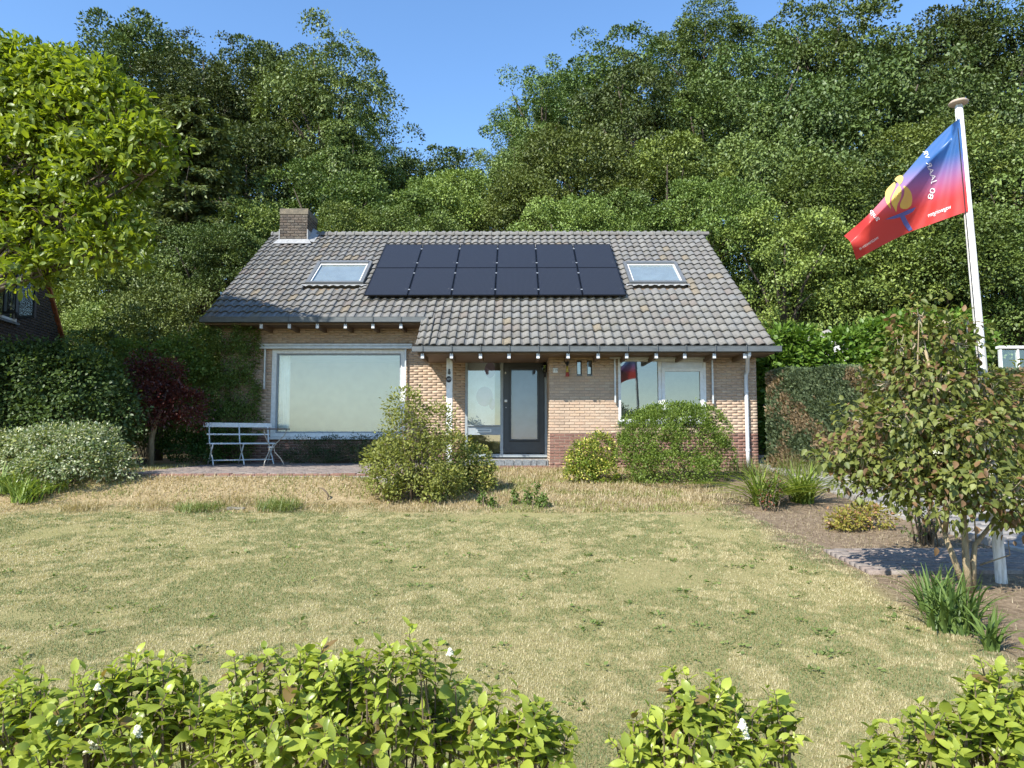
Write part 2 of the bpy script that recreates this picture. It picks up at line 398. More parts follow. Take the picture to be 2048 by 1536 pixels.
def wall_panels(mb, x0, x1, z0, z1, yf, th, holes):
    xs_ = sorted({x0, x1, *[h[0] for h in holes], *[h[1] for h in holes]})
    for a, b in zip(xs_[:-1], xs_[1:]):
        cuts = sorted([(h[2], h[3]) for h in holes if h[0] <= a + 1e-6 and h[1] >= b - 1e-6]); z = z0
        for c, d in cuts:
            if c > z: mb.box(a, b, yf, yf + th, z, c)
            z = d
        if z < z1: mb.box(a, b, yf, yf + th, z, z1)

BW, BH, JT = .21, .0515, .0108
def brick_rects(x0, x1, z0, z1, holes):
    out = []; row = 0; z = z0
    while z + BH <= z1 + .02:
        x = x0 - (BW + JT) * (.5 if row % 2 else 0)
        cuts = [(h[0], h[1]) for h in holes if h[2] < z + BH - .012 and h[3] > z + .012]
        while x < x1:
            segs = [(max(x, x0), min(x + BW, x1))]
            for c, d in cuts:
                ns = []
                for a, b in segs:
                    if d <= a or c >= b: ns.append((a, b))
                    else:
                        if c > a: ns.append((a, c))
                        if d < b: ns.append((d, b))
                segs = ns
            for a, b in segs:
                if b - a > .025: out.append((a, b, z, z + BH))
            x += BW + JT
        z += BH + JT; row += 1
    return out

def brick_mesh(w, mat):
    mb = MB(); d = .011; e = .003
    return mb.add([(0, 0, 0), (w, 0, 0), (w, 0, BH), (0, 0, BH), (e, -d, e), (w - e, -d, e), (w - e, -d, BH - e), (e, -d, BH - e)],
                  [(4, 5, 6, 7), (0, 1, 5, 4), (1, 2, 6, 5), (2, 3, 7, 6), (3, 0, 4, 7)]).mesh('brick', mat)

def joined_bricks(name, rects, yf, mat, parent, face='y'):
    Vs = []; Fs = []; Cs = []; e = .003
    for k, (a, b, c, d) in enumerate(rects):
        dp = .011 + random.uniform(-.003, .003)
        q = [(a, 0, c), (b, 0, c), (b, 0, d), (a, 0, d), (a + e, -dp, c + e), (b - e, -dp, c + e), (b - e, -dp, d - e), (a + e, -dp, d - e)]
        Vs += [(p[0], p[1] + yf, p[2]) if face == 'y' else (yf + p[1], p[0], p[2]) for p in q]
        s = k * 8; fs = [(4, 5, 6, 7), (0, 1, 5, 4), (1, 2, 6, 5), (2, 3, 7, 6), (3, 0, 4, 7)]
        Fs += [tuple(s + i for i in f) for f in fs]; Cs += [random.random()] * 8
    o = link(bpy.data.objects.new(name, np_mesh(name, np.array(Vs), np.array(Fs), mat, np.repeat(np.array(Cs)[:, None], 3, 1))), parent)
    return tag(o, kind='stuff')

ZP = 1.69        # top of the red-brown plinth
WIN = (-5.69, -2.57, 1.64, 3.69)
DOOR = (-1.17, .735, 1.10, 3.75)
RWIN = (2.24, 4.15, 1.96, 3.34)
VENTS = [(1.34, 1.45, 2.98, 3.31), (1.565, 1.675, 2.98, 3.31)]
m = MB(); wall_panels(m, -6.9, DOOR[0], ZG, roofz(YL) - .1, YL, .25, [WIN]); wall_panels(m, DOOR[0], .74, DOOR[3], roofz(YL) - .1, YL, .25, [])
wl_left = hb(m, 'living_room_wall', M['mortar'])
m = MB(); wall_panels(m, .74, 5.25, ZG, roofz(YR) - .1, YR, .25, [RWIN] + VENTS); m.box(.74, .97, YR + .25, YL + .3, ZG, roofz(YR) - .1)
wl_right = hb(m, 'right_wall', M['mortar'])
m = MB()
for s, xa, xb, ya in ((0, -6.9, -6.65, YL + .25), (1, 5.0, 5.25, YR + .25)):
    yb = 24.6; yr = RY
    v = [(xa, ya, ZG), (xa, yb, ZG), (xa, yb, RZ - TANA * (yb - RY) - .12), (xa, yr, RZ - .12), (xa, ya, roofz(ya) - .12)]
    v2 = [(xb, q[1], q[2]) for q in v]
    m.add(v + v2, [(0, 1, 2, 3, 4), (9, 8, 7, 6, 5), (0, 5, 6, 1), (1, 6, 7, 2), (2, 7, 8, 3), (3, 8, 9, 4), (4, 9, 5, 0)])
m.box(-6.65, 5.0, 24.35, 24.6, ZG, RZ - TANA * (24.6 - RY) - .12)
hb(m, 'gable_and_back_wall', M['mortar'])
# bricks: the nearest bay one by one, the rest joined
near = []; rest_b = []; rest_p = []
for r_ in brick_rects(.74, 5.25, ZG + .02, roofz(YR) - .12, [RWIN] + VENTS):
    pl = r_[2] < ZP
    if .73 <= r_[0] and r_[1] < 2.26 and 1.08 < r_[2] < 3.1: near.append((r_, pl))
    else: (rest_p if pl else rest_b).append(r_)
bm_cache = {}
for (a, b, c, d), pl in near[:300]:
    key = (round(b - a, 3), pl)
    if key not in bm_cache: bm_cache[key] = brick_mesh(b - a, M['plinth'] if pl else M['brick'])
    o = link(bpy.data.objects.new('brick', bm_cache[key]), wl_right); o.location = (a, YR + random.uniform(-.004, .003), c)
for (a, b, c, d), pl in near[300:]: (rest_p if pl else rest_b).append((a, b, c, d))
joined_bricks('brick_courses', rest_b, YR, M['brick_s'], wl_right)
joined_bricks('plinth_courses', rest_p, YR, M['plinth_s'], wl_right)
rl = brick_rects(-6.9, DOOR[0], ZG + .02, roofz(YL) - .12, [WIN])
joined_bricks('brick_courses', [q for q in rl if q[2] >= ZP], YL, M['brick_s'], wl_left)
joined_bricks('plinth_courses', [q for q in rl if q[2] < ZP], YL, M['plinth_s'], wl_left)
rr = brick_rects(YR + .02, YL, ZG + .02, roofz(YR) - .12, [])
joined_bricks('return_brick_courses', rr, .742, M['brick_s'], wl_right, face='x')

# --- roof
roof_m = MB()
u = .05   # roof deck below the tiles
roof_m.add([(XL, EY2, roofz(EY2) - u), (XM, EY2, roofz(EY2) - u), (XR, EY2, roofz(EY2) - u), (XR, RY, RZ - u), (XL, RY, RZ - u), (XM, EY, EZ - u), (XR, EY, EZ - u),
            (XL, EY2, roofz(EY2) - u - .07), (XM, EY2, roofz(EY2) - u - .07), (XR, EY2, roofz(EY2) - u - .07), (XR, RY, RZ - u - .07), (XL, RY, RZ - u - .07), (XM, EY, EZ - u - .07), (XR, EY, EZ - u - .07)],
           [(0, 1, 2, 3, 4), (5, 6, 2, 1), (7, 11, 10, 9, 8), (12, 8, 9, 13), (0, 7, 8, 1), (1, 8, 12, 5), (5, 12, 13, 6), (6, 13, 9, 2), (2, 9, 10, 3), (4, 11, 7, 0)])
yb = 25.3; zb = RZ - TANA * (yb - RY)
roof_m.add([(XL, RY, RZ), (XR, RY, RZ), (XR, yb, zb), (XL, yb, zb), (XL, RY, RZ - .12), (XR, RY, RZ - .12), (XR, yb, zb - .12), (XL, yb, zb - .12)],
           [(0, 1, 2, 3), (7, 6, 5, 4), (0, 3, 7, 4), (1, 5, 6, 2), (2, 6, 7, 3)])
roof = hb(roof_m, 'roof', M['wood'])
# one tile: S profile, front lip
TW, TG = .1963, .3155
NU = 14
def tprof(ph):
    """S section: trough on the left, roll on the right that ends in a sharp drop"""
    f = ph % 1.0
    return .034 * (.5 - .5 * math.cos(math.pi * min(1, max(0, (f - .22) / .55)))) - .012 * math.exp(-((f - .25) / .16) ** 2) + .012 * math.exp(-((f - .02) / .07) ** 2) - .012 * max(0, (f - .86) / .14) ** 2
def tile_mesh(w, mat, dbl=False):
    """local axes: x across, y up the slope, z off the slope"""
    vs = []; fs = []
    L_ = TG + .05; lift = .040
    for j, (yy, zz) in enumerate(((-.0, lift), (L_, 0.0))):
        for i in range(NU + 1):
            t = i / NU; ph = t * (1.97 if dbl else .985); z = tprof(ph)
            vs.append((t * (w - .003), yy - .30 * (z - .015) * (j == 0), z + zz - .012))
    for i in range(NU + 1):
        q = vs[i]; vs.append((q[0], q[1] + .010, q[2] - .030))
    n = NU + 1
    for i in range(NU):
        fs.append((i, i + 1, n + i + 1, n + i)); fs.append((2 * n + i, 2 * n + i + 1, i + 1, i))
    vs += [(vs[0][0], 0, vs[0][2] - .035), (vs[n][0], L_, vs[n][2] - .035), (vs[NU][0], 0, vs[NU][2] - .05), (vs[n + NU][0], L_, vs[n + NU][2] - .05)]
    k = 3 * n
    fs.append((0, n, k + 1, k)); fs.append((NU, k + 2, k + 3, n + NU))
    return vs, fs
tv, tf = tile_mesh(TW, None); tvd, tfd = tile_mesh(TW * 1.45, None, True)
def mk(vs, fs, mat, name='roof_tile'):
    m_ = bpy.data.meshes.new(name); m_.from_pydata(vs, [], fs); m_.materials.append(mat); m_.update()
    m_.polygons.foreach_set('use_smooth', [len(f) == 4 and i < 2 * NU and i % 2 == 0 for i, f in enumerate(fs)]); return m_
tile_me, tile_me_d = mk(tv, tf, M['tile']), mk(tvd, tfd, M['tile'])
TR = Matrix.Rotation(ANG, 4, 'X')
SKY = [(-5.16, -3.74, 17.22, 18.32), (2.80, 4.19, 17.22, 18.28)]       # x0,x1,y0,y1 of the roof windows
CHX = (-6.65, -5.87, 19.62, 20.55)
tiles = []
row0 = 0
slope_len = (RY - EY) / CA
nrow = int(slope_len / TG) + 1
for r_ in range(nrow):
    s = r_ * TG - .03
    y = EY + s * CA; z = EZ + s * SA
    ymid = y + TG * CA * .5
    lower = y < EY2 - .12
    ncol = 38
    for c in range(-26, ncol):
        if lower and c < 0: continue
        x = XM + c * TW; d = False
        if (c == 0 and lower) or (c == -26):
            if c == -26: x = XL - .03
            else: x = XM - TW * .22
            d = True
        if c == 0 and not lower: d = False
        if c == -25 and x < XL + .24: x = XL + .245
        if any(a + .03 < x + TW / 2 < b - .03 and p - .10 < ymid < q + .0 for a, b, p, q in SKY): continue
        if CHX[0] - .02 < x + TW / 2 < CHX[1] + .02 and ymid > CHX[2] - .12: continue
        tiles.append((r_, c, x, y, z, d))
near_t = [t for t in tiles if t[0] < 8 and t[1] >= 0 or t[5]][:300]
ns = set((t[0], t[1]) for t in near_t)
Vs = []; Fs = []; Cs = []; k = 0
for (r_, c, x, y, z, d) in tiles:
    jx, jz = random.uniform(-.003, .003), random.uniform(-.003, .004); rr_ = random.uniform(-.012, .012)
    Mx = Matrix.Translation((x + jx, y, z + jz)) @ TR @ Matrix.Rotation(rr_, 4, 'Z') @ Matrix.Rotation(random.uniform(-.01, .01), 4, 'Y')
    if (r_, c) in ns:
        o = link(bpy.data.objects.new('roof_tile', tile_me_d if d else tile_me), roof); o.matrix_basis = Mx
    else:
        vs = tv if not d else tvd
        Vs += [Mx @ Vector(q) for q in vs]; Fs += [tuple(i + k for i in f) for f in (tf if not d else tfd)]; k += len(vs); Cs += [random.random()] * len(vs)
me = bpy.data.meshes.new('upper_roof_tiles'); me.from_pydata(Vs, [], Fs); me.materials.append(M['tile_s'])
a = me.attributes.new('col', 'FLOAT_COLOR', 'POINT'); c4 = np.ones((len(Vs), 4), np.float32); c4[:, :3] = np.array(Cs)[:, None]; a.data.foreach_set('color', c4.ravel())
o = link(bpy.data.objects.new('upper_roof_tiles', me), roof); tag(o, kind='stuff')
# ridge tiles
rm = MB(); n = 8
vs = []; fs = []
for j, (xx, rr_) in enumerate(((0, .115), (.05, .115), (.055, .098), (.30, .094))):
    for i in range(n + 1):
        t = math.pi * (i / n * 1.12 - .06); vs.append((xx, math.cos(t) * rr_ * 1.15, math.sin(t) * rr_))
for j in range(3):
    for i in range(n): fs.append((j * (n + 1) + i, j * (n + 1) + i + 1, (j + 1) * (n + 1) + i + 1, (j + 1) * (n + 1) + i))
fs.append(tuple(range(n + 1)))
ridge_me = bpy.data.meshes.new('ridge_tile'); ridge_me.from_pydata(vs, [], fs); ridge_me.materials.append(M['tile'])
x = XL - .02
while x < XR - .05:
    if not (CHX[0] - .2 < x < CHX[1] - .05):
        o = link(bpy.data.objects.new('ridge_tile', ridge_me), roof); o.location = (x + random.uniform(-.006, .006), RY + random.uniform(-.008, .008), RZ - .012 + random.uniform(-.005, .006)); o.rotation_euler = (random.uniform(-.05, .05), random.uniform(-.015, .015), random.uniform(-.015, .015))
    x += .262
# gutters with brackets
def gutter(x0, x1, yf, zt, name):
    m_ = MB(); prof = [(.0, 0), (-.004, .012), (-.016, .010), (-.012, -.006), (-.012, -.105), (.10, -.115), (.135, -.08), (.135, .02)]
    # outer skin then inner skin
    P = [(yf + .012 + p[0], zt + p[1]) for p in prof]
    Q = [(yf + .016, zt - .004), (yf + .016, zt - .095), (yf + .10, zt - .10), (yf + .125, zt - .075), (yf + .125, zt + .02)]
    ring = P + Q[::-1]
    n_ = len(ring)
    for k_, xx in enumerate((x0, x1)): m_.v += [(xx, p[0], p[1]) for p in ring]
    for i in range(n_): j = (i + 1) % n_; m_.f.append((i, j, n_ + j, n_ + i))
    m_.f.append(tuple(range(n_ - 1, -1, -1))); m_.f.append(tuple(range(n_, 2 * n_)))
    # end plates
    for xx in (x0, x1 - .004): m_.box(xx, xx + .004, yf, yf + .145, zt - .11, zt + .006)
    return hb(m_, name, M['zinc'])
g_low = gutter(XM - .10, XR + .10, EY - .155, EZ - .045, 'gutter')
g_up = gutter(XL - .06, XM + .05, EY2 - .155, roofz(EY2) - .045, 'gutter')
raf_up = [at(p, 645, 15.8).x for p in (523, 579, 635, 691, 746, 802)]
raf_low = [at(p, 708, 14.7).x for p in (845, 903, 961, 1018, 1076, 1136, 1196, 1253, 1312, 1369, 1428, 1489)]
for xs_, y0, y1, z, g in ((raf_up, EY2 - .02, YL + .02, roofz(EY2), g_up), (raf_low, EY - .02, YR + .02, EZ, g_low)):
    for x in xs_:
        m_ = MB().box(x - .03, x + .03, y0 - .04, y1, z - .285, z - .185)
        ro = hb(m_, 'rafter_end', M['wood'])
        MB().bbox(x - .033, x + .033, y0 - .055, y0 - .041, z - .288, z - .182, .004).build('end_cap', M['pvc'], ro)
        m_ = MB().tube([(x + .005, y0 - .165, z - .02), (x + .005, y0 - .162, z - .15), (x + .005, y0 - .06, z - .2)], .008, 6)
        m_.build('gutter_bracket', M['zinc'], g)
# eave boards under the tiles
for x0, x1, y0, yw, z in ((XL, XM, EY2, YL, roofz(EY2)), (XM, XR, EY, YR, EZ)):
    m_ = MB()
    for i in range(3):
        ya = y0 + .01 + i * (yw - y0) / 3; m_.box(x0, x1, ya + .003, ya + (yw - y0) / 3 - .003, z - .185, z - .16)
    hb(m_, 'eave_board', M['wood'])
hb(MB().box(XM, XR, EY + .012, EY + .034, EZ - .19, EZ - .05), 'fascia', M['wood'])
hb(MB().box(XL, XM, EY2 + .012, EY2 + .034, roofz(EY2) - .19, roofz(EY2) - .05), 'fascia', M['wood'])
hb(MB().box(XM, .74, YR - .02, YL, EZ - .184, EZ - .16), 'porch_ceiling', M['wood'])
# porch post
xp = at(899, 780, YR).x
post = hb(MB().bbox(xp - .065, xp + .065, YR - .05, YR + .08, ZG + .1, EZ - .19, .008), 'porch_post', M['white'])
# downpipe
xd = at(1499, 705, EY - .08).x; xw = at(1492, 760, YR - .07).x
dp = hb(MB().tube([(xd, EY - .06, EZ - .15), (xd, EY - .06, EZ - .22), (xd - .01, EY + .02, EZ - .27), (xw + .02, YR - .11, EZ - .50), (xw, YR - .075, EZ - .58), (xw, YR - .072, 2.4), (xw, YR - .072, 1.3), (xw, YR - .072, .98)], .042, 14), 'downpipe', M['pvc'], smooth=True)
for z in (2.62, 1.35):
    MB().lathe([(.046, -.03), (.05, -.02), (.05, .02), (.046, .03)], (xw, YR - .072, z), 14).build('pipe_clip', M['pvc'], dp)
# chimney
ch = hb(MB().box(CHX[0] + .012, CHX[1] - .012, CHX[2] + .012, CHX[3] - .012, 7.0, 8.02), 'chimney', M['mortar'])
cz = 7.22; row = 0
cme = {}
while cz < 7.90:
    for side in ('f', 'r', 'l'):
        a0, a1 = (CHX[0], CHX[1]) if side == 'f' else (CHX[2], CHX[3])
        x = a0 - (.1 if (row + (side != 'f')) % 2 else 0)
        while x < a1:
            a, b = max(x, a0), min(x + .2, a1)
            if b - a > .03:
                key = round(b - a, 3)
                if key not in cme:
                    w = b - a; h_ = .066; d_ = .02; e = .005
                    cme[key] = MB().add([(0, 0, 0), (w, 0, 0), (w, 0, h_), (0, 0, h_), (e, -d_, e), (w - e, -d_, e), (w - e, -d_, h_ - e), (e, -d_, h_ - e)], [(4, 5, 6, 7), (0, 1, 5, 4), (1, 2, 6, 5), (2, 3, 7, 6), (3, 0, 4, 7)]).mesh('brick', M['chimbrick'])
                o = link(bpy.data.objects.new('brick', cme[key]), ch)
                if side == 'f': o.location = (a, CHX[2] + .014 + random.uniform(-.005, .003), cz)
                elif side == 'r': o.location = (CHX[1] - .014, a, cz); o.rotation_euler[2] = math.pi / 2
                else: o.location = (CHX[0] + .014, b, cz); o.rotation_euler[2] = -math.pi / 2
            x += .21
    cz += .078; row += 1
M['chimcap'] = pmat('lichened_chimney_cap', (.20, .165, .115), .9, c2=(.085, .075, .055), scale=9, bump=.6)
MB().bbox(CHX[0] - .012, CHX[1] + .012, CHX[2] - .012, CHX[3] + .012, 7.915, 8.09, .012).build('chimney_cap', M['chimcap'], ch)
y0c = CHX[2]
fl = MB()
fl.add([(CHX[0] - .14, y0c - .16, roofz(y0c - .16) + .07), (CHX[1] + .16, y0c - .16, roofz(y0c - .16) + .07), (CHX[1] + .03, y0c - .008, roofz(y0c) + .12), (CHX[0] - .03, y0c - .008, roofz(y0c) + .12)], [(0, 1, 2, 3)])
fl.box(CHX[0] - .018, CHX[0] + .004, y0c - .022, RY + .3, roofz(y0c) - .1, roofz(y0c) + .40)
fl.box(CHX[1] - .004, CHX[1] + .018, y0c - .022, RY + .3, roofz(y0c) - .1, roofz(y0c) + .40)
fl.add([(CHX[1] + .01, y0c - .05, roofz(y0c - .05) + .10), (CHX[1] + .20, y0c - .05, roofz(y0c - .05) + .055), (CHX[1] + .22, RY, RZ + .08), (CHX[1] + .01, RY, RZ + .2)], [(0, 1, 2, 3)])
fl.build('lead_flashing', M['lead'], ch)

# slope frame helper: s = distance along slope from the lower eave, x across, h above the tiles
def sl(x, s, h): return Vector((x, EY + s * CA - h * SA, EZ + s * SA + h * CA))
def slbox(mb, x0, x1, s0, s1, h0, h1):
    Q = [sl(x0, s0, h0), sl(x1, s0, h0), sl(x1, s1, h0), sl(x0, s1, h0), sl(x0, s0, h1), sl(x1, s0, h1), sl(x1, s1, h1), sl(x0, s1, h1)]
    return mb.add(Q, [(0, 3, 2, 1), (4, 5, 6, 7), (0, 1, 5, 4), (1, 2, 6, 5), (2, 3, 7, 6), (3, 0, 4, 7)])
def ys(y): return (y - EY) / CA
# roof windows
for a, b, p, q in SKY:
    s0, s1 = ys(p), ys(q)
    f = MB(); t = .085
    slbox(f, a, a + t, s0, s1, -.04, .11); slbox(f, b - t, b, s0, s1, -.04, .11); slbox(f, a + t, b - t, s0, s0 + t, -.04, .105); slbox(f, a + t, b - t, s1 - t * 1.5, s1, -.04, .13)
    fo = hb(f, 'roof_window', pmat('grey_window_cladding', (.17, .18, .185), .45, metal=.3))
    f = MB(); t2 = t + .035
    slbox(f, a + t, a + t2, s0 + t, s1 - t * 1.5, -.03, .085); slbox(f, b - t2, b - t, s0 + t, s1 - t * 1.5, -.03, .085); slbox(f, a + t2, b - t2, s0 + t, s0 + t2, -.03, .083); slbox(f, a + t2, b - t2, s1 - t * 1.5 - .05, s1 - t * 1.5, -.03, .083)
    f.build('sash', M['white'], fo)
    slbox(MB(), a + t2, b - t2, s0 + t2, s1 - t * 1.5 - .05, .055, .063).build('pane', M['glassroof'], fo)
    slbox(MB(), a + t2, b - t2, s0 + t2, s1 - t * 1.5 - .05, .035, .045).build('blind', M['blind'], fo)
    ap = MB()
    nn = 28
    for i in range(nn + 1):
        xx = a - .08 + (b - a + .16) * i / nn; w_ = tprof((xx - XM) / TW) - .006
        ap.v += [sl(xx, s0 + .01, .045), sl(xx, s0 - .10, .052 + w_ * .8)]
    ap.f += [(2 * i + 1, 2 * i + 3, 2 * i + 2, 2 * i) for i in range(nn)]
    ap.build('apron', M['lead'], fo)
# solar panels
def panel_mat():
    m, nt, n, l, p = nodes_of('solar_cells'); p.inputs['Roughness'].default_value = .38
    tc = n.new('ShaderNodeTexCoord'); sp = n.new('ShaderNodeSeparateXYZ'); l.new(tc.outputs['Object'], sp.inputs[0])
    def lines(o, f, w):
        a = n.new('ShaderNodeMath'); a.operation = 'MULTIPLY'; a.inputs[1].default_value = f; l.new(o, a.inputs[0])
        b = n.new('ShaderNodeMath'); b.operation = 'FRACT'; l.new(a.outputs[0], b.inputs[0])
        c = n.new('ShaderNodeMath'); c.operation = 'LESS_THAN'; c.inputs[1].default_value = w; l.new(b.outputs[0], c.inputs[0]); return c.outputs[0]
    v = lines(sp.outputs[0], 34.0, .16)
    mx = n.new('ShaderNodeMix'); mx.data_type = 'RGBA'; l.new(v, mx.inputs[0]); mx.inputs[6].default_value = (.013, .013, .015, 1); mx.inputs[7].default_value = (.045, .047, .055, 1)
    h = lines(sp.outputs[1], 6.0, .02)
    m2 = n.new('ShaderNodeMix'); m2.data_type = 'RGBA'; l.new(h, m2.inputs[0]); l.new(mx.outputs[2], m2.inputs[6]); m2.inputs[7].default_value = (.003, .003, .004, 1)
    nz = n.new('ShaderNodeTexNoise'); nz.inputs['Scale'].default_value = 9; nz.inputs['Detail'].default_value = 8; l.new(tc.outputs['Object'], nz.inputs['Vector'])
    mr = n.new('ShaderNodeMapRange'); mr.inputs[1].default_value = .72; mr.inputs[2].default_value = .76; l.new(nz.outputs['Fac'], mr.inputs[0])
    m3 = n.new('ShaderNodeMix'); m3.data_type = 'RGBA'; l.new(mr.outputs[0], m3.inputs[0]); l.new(m2.outputs[2], m3.inputs[6]); m3.inputs[7].default_value = (.25, .25, .24, 1)
    l.new(m3.outputs[2], p.inputs['Base Color'])
    return m
M['cells'] = panel_mat(); M['pframe'] = pmat('black_panel_frame', (.012, .012, .014), .4, metal=.4)
PX0, PX1, PS0, PS1 = -3.55, 2.61, ys(16.52), ys(19.22)
pw = (PX1 - PX0) / 6; ph = (PS1 - PS0) / 2
fr = MB(); L0 = pw - .018; L1 = ph - .012; t = .022
fr.box(0, L0, 0, t, -.035, 0).box(0, L0, L1 - t, L1, -.035, 0).box(0, t, t, L1 - t, -.035, 0).box(L0 - t, L0, t, L1 - t, -.035, 0)
fr_me = fr.mesh('solar_panel', M['pframe']); gl_me = MB().box(t, L0 - t, t, L1 - t, -.03, -.004).mesh('cell_sheet', M['cells'])
cl_me = MB().box(-.014, .032, -.02, .02, -.004, .006).mesh('panel_clamp', M['alu'])
for i in range(6):
    for j in range(2):
        o = bpy.data.objects.new('solar_panel', fr_me); link(o, house); o.matrix_parent_inverse = HM
        o.matrix_basis = Matrix.Translation(sl(PX0 + i * pw, PS0 + j * ph, .155)) @ TR
        link(bpy.data.objects.new('cell_sheet', gl_me), o)
        if i < 5:
            for yy in (.3, 1.3):
                c = link(bpy.data.objects.new('panel_clamp', cl_me), o); c.location = (L0, yy, .0)
for s in (.3, 1.35, ph + .3, ph + 1.35):
    hb(slbox(MB(), PX0 - .03, PX1 + .03, PS0 + s - .02, PS0 + s + .02, .07, .115), 'panel_rail', M['pframe'])

# --- openings
def frame(x0, x1, z0, z1, y0, y1, t, tb=None):
    tb = tb or t; m_ = MB()
    m_.bbox(x0, x0 + t, y0, y1, z0, z1, .005); m_.bbox(x1 - t, x1, y0, y1, z0, z1, .005)
    m_.bbox(x0 + t - .004, x1 - t + .004, y0 + .002, y1 - .002, z0, z0 + tb, .005); m_.bbox(x0 + t - .004, x1 - t + .004, y0 + .002, y1 - .002, z1 - t, z1, .005)
    return m_
# picture window
a, b, c, d = WIN
wf = hb(frame(a, b, c, d, YL - .015, YL + .12, .105, .09), 'picture_window', M['white'])
frame(a + .105, b - .105, c + .09, d - .105, YL + .03, YL + .09, .035).build('glazing_bead', M['greyframe'], wf)
MB().box(a + .13, b - .13, YL + .055, YL + .066, c + .115, d - .13).build('pane', M['glassroom'], wf)
MB().bbox(a - .04, b + .04, YL - .09, YL + .02, c - .06, c - .004, .006).build('window_sill', M['white'], wf)
# right window
a, b, c, d = RWIN
rw = hb(frame(a, b, c, d, YR - .012, YR + .11, .055, .06), 'casement_window', M['white'])
xm = at(1320, 780, YR).x
MB().bbox(xm - .035, xm + .035, YR - .008, YR + .10, c + .06, d - .055, .005).build('mullion', M['white'], rw)
MB().box(a + .055, xm - .035, YR + .05, YR + .06, c + .06, d - .055).build('pane', M['glass'], rw)
zt = d - .055 - .15
vent = MB().box(xm + .036, b - .056, YR + .02, YR + .05, zt, d - .055)
vent.build('vent_panel', M['white'], rw)
for k in range(5):
    MB().box(xm + .05, b - .07, YR + .002, YR + .02, zt + .02 + k * .024, zt + .032 + k * .024).build('vent_slat', M['alu'], rw)
sash = frame(xm + .038, b - .058, c + .062, zt - .004, YR - .022, YR + .05, .07).build('sash', M['white'], rw)
MB().box(xm + .108, b - .128, YR + .02, YR + .03, c + .132, zt - .074).build('pane', M['glass'], rw)
for z in (c + .35, zt - .2): MB().tube([(b - .055, YR - .03, z - .04), (b - .055, YR - .03, z + .04)], .009, 8).build('hinge', M['alu'], rw)
MB().bbox(a - .03, b + .03, YR - .07, YR + .02, c - .05, c - .004, .006).build('window_sill', M['stone'], rw)
# narrow slit vents
for (a, b, c, d) in VENTS:
    v_ = hb(frame(a, b, c, d, YR + .06, YR + .12, .018, .03), 'slit_window', M['rubber'])
    MB().box(a + .018, b - .018, YR + .09, YR + .096, c + .03, d - .018).build('pane', M['glass'], v_)
    MB().bbox(a - .004, b + .004, YR - .03, YR + .06, c - .022, c + .012, .004).build('slit_sill', M['stone'], v_)
# entrance: frame, side light, transom, door
a, b, c, d = DOOR
zd0, zd1 = 1.27, 3.41
ef = frame(a, b, 1.17, d, YL - .01, YL + .12, .055, .075)
ef.bbox(a + .055, b - .055, YL - .006, YL + .115, zd1 + .012, zd1 + .082, .005)
xmu = at(1003.5, 800, YL).x
ef.bbox(xmu - .035, xmu + .035, YL - .006, YL + .115, 1.24, zd1 + .014, .005)
zpan0, zpan1 = at(965, 870, YL).z, at(965, 852, YL).z
entr = hb(ef, 'entrance_frame', M['greyframe'])
MB().bbox(a + .056, xmu - .036, YL + .01, YL + .10, zpan0, zpan1, .005).build('letterbox_panel', M['greyframe'], entr)
MB().bbox(a + .056, xmu - .036, YL - .03, YL + .02, zpan1 - .005, zpan1 + .02, .004).build('side_light_sill', M['greyframe'], entr)
xl = at(968, 861, YL).x; zl = at(968, 861, YL).z
lb = MB().bbox(xl - .17, xl + .17, YL - .006, YL + .012, zl - .045, zl + .045, .006).build('letterbox', M['alu'], entr)
MB().box(xl - .14, xl + .14, YL - .009, YL - .005, zl - .02, zl + .02).build('letter_flap', M['greyframe'], entr)
MB().box(a + .055, xmu - .035, YL + .05, YL + .058, zpan1, zd1 + .012).build('side_light_pane', M['glass'], entr)
MB().box(a + .055, xmu - .035, YL + .05, YL + .058, 1.245, zpan0).build('lower_pane', M['glass'], entr)
MB().box(a + .055, b - .055, YL + .05, YL + .058, zd1 + .082, d - .055).build('transom_pane', M['glass'], entr)
M['lilac'] = pmat('lilac_print', (.36, .27, .46), .8); M['screen'] = pmat('pale_screen', (.62, .64, .76), .8)
p0, p1 = at(938, 852, YL + .2), at(990, 722, YL + .2)
scn = MB().box(p0.x - .05, p1.x, YL + .19, YL + .195, zpan1, zd1).build('printed_screen', M['screen'], entr)
for cx, cy_, ra, rb in ((969, 690 + 103, 17, 20), (980, 740, 11, 16), (984, 808, 6, 12), (982, 712, 10, 14)):
    q_ = at(cx, cy_, YL + .18); MB().add([(min(q_.x + ra / 86 * math.cos(k * .3927), p1.x), YL + .186, q_.z + rb / 86 * math.sin(k * .3927)) for k in range(16)], [tuple(range(16))]).build('petal_print', M['lilac'], entr)
dx0, dx1 = xmu + .042, b - .06
gx0, gx1, gz0, gz1 = at(1020, 800, YL).x, at(1077, 800, YL).x, at(1040, 881, YL).z, at(1040, 736, YL).z
dm = MB(); dm.bbox(dx0, gx0 - .0, YL + .018, YL + .07, zd0, zd1, .004).bbox(gx1, dx1, YL + .018, YL + .07, zd0, zd1, .004).box(gx0, gx1, YL + .02, YL + .068, zd0 + .003, gz0).box(gx0, gx1, YL + .02, YL + .068, gz1, zd1 - .003)
door = hb(dm, 'front_door', M['door'])
frame(gx0 - .03, gx1 + .03, gz0 - .03, gz1 + .03, YL + .002, YL + .022, .018).build('outer_moulding', M['black'], door)
frame(gx0 - .002, gx1 + .002, gz0 - .002, gz1 + .002, YL + .008, YL + .05, .032).build('glazing_frame', M['door'], door)
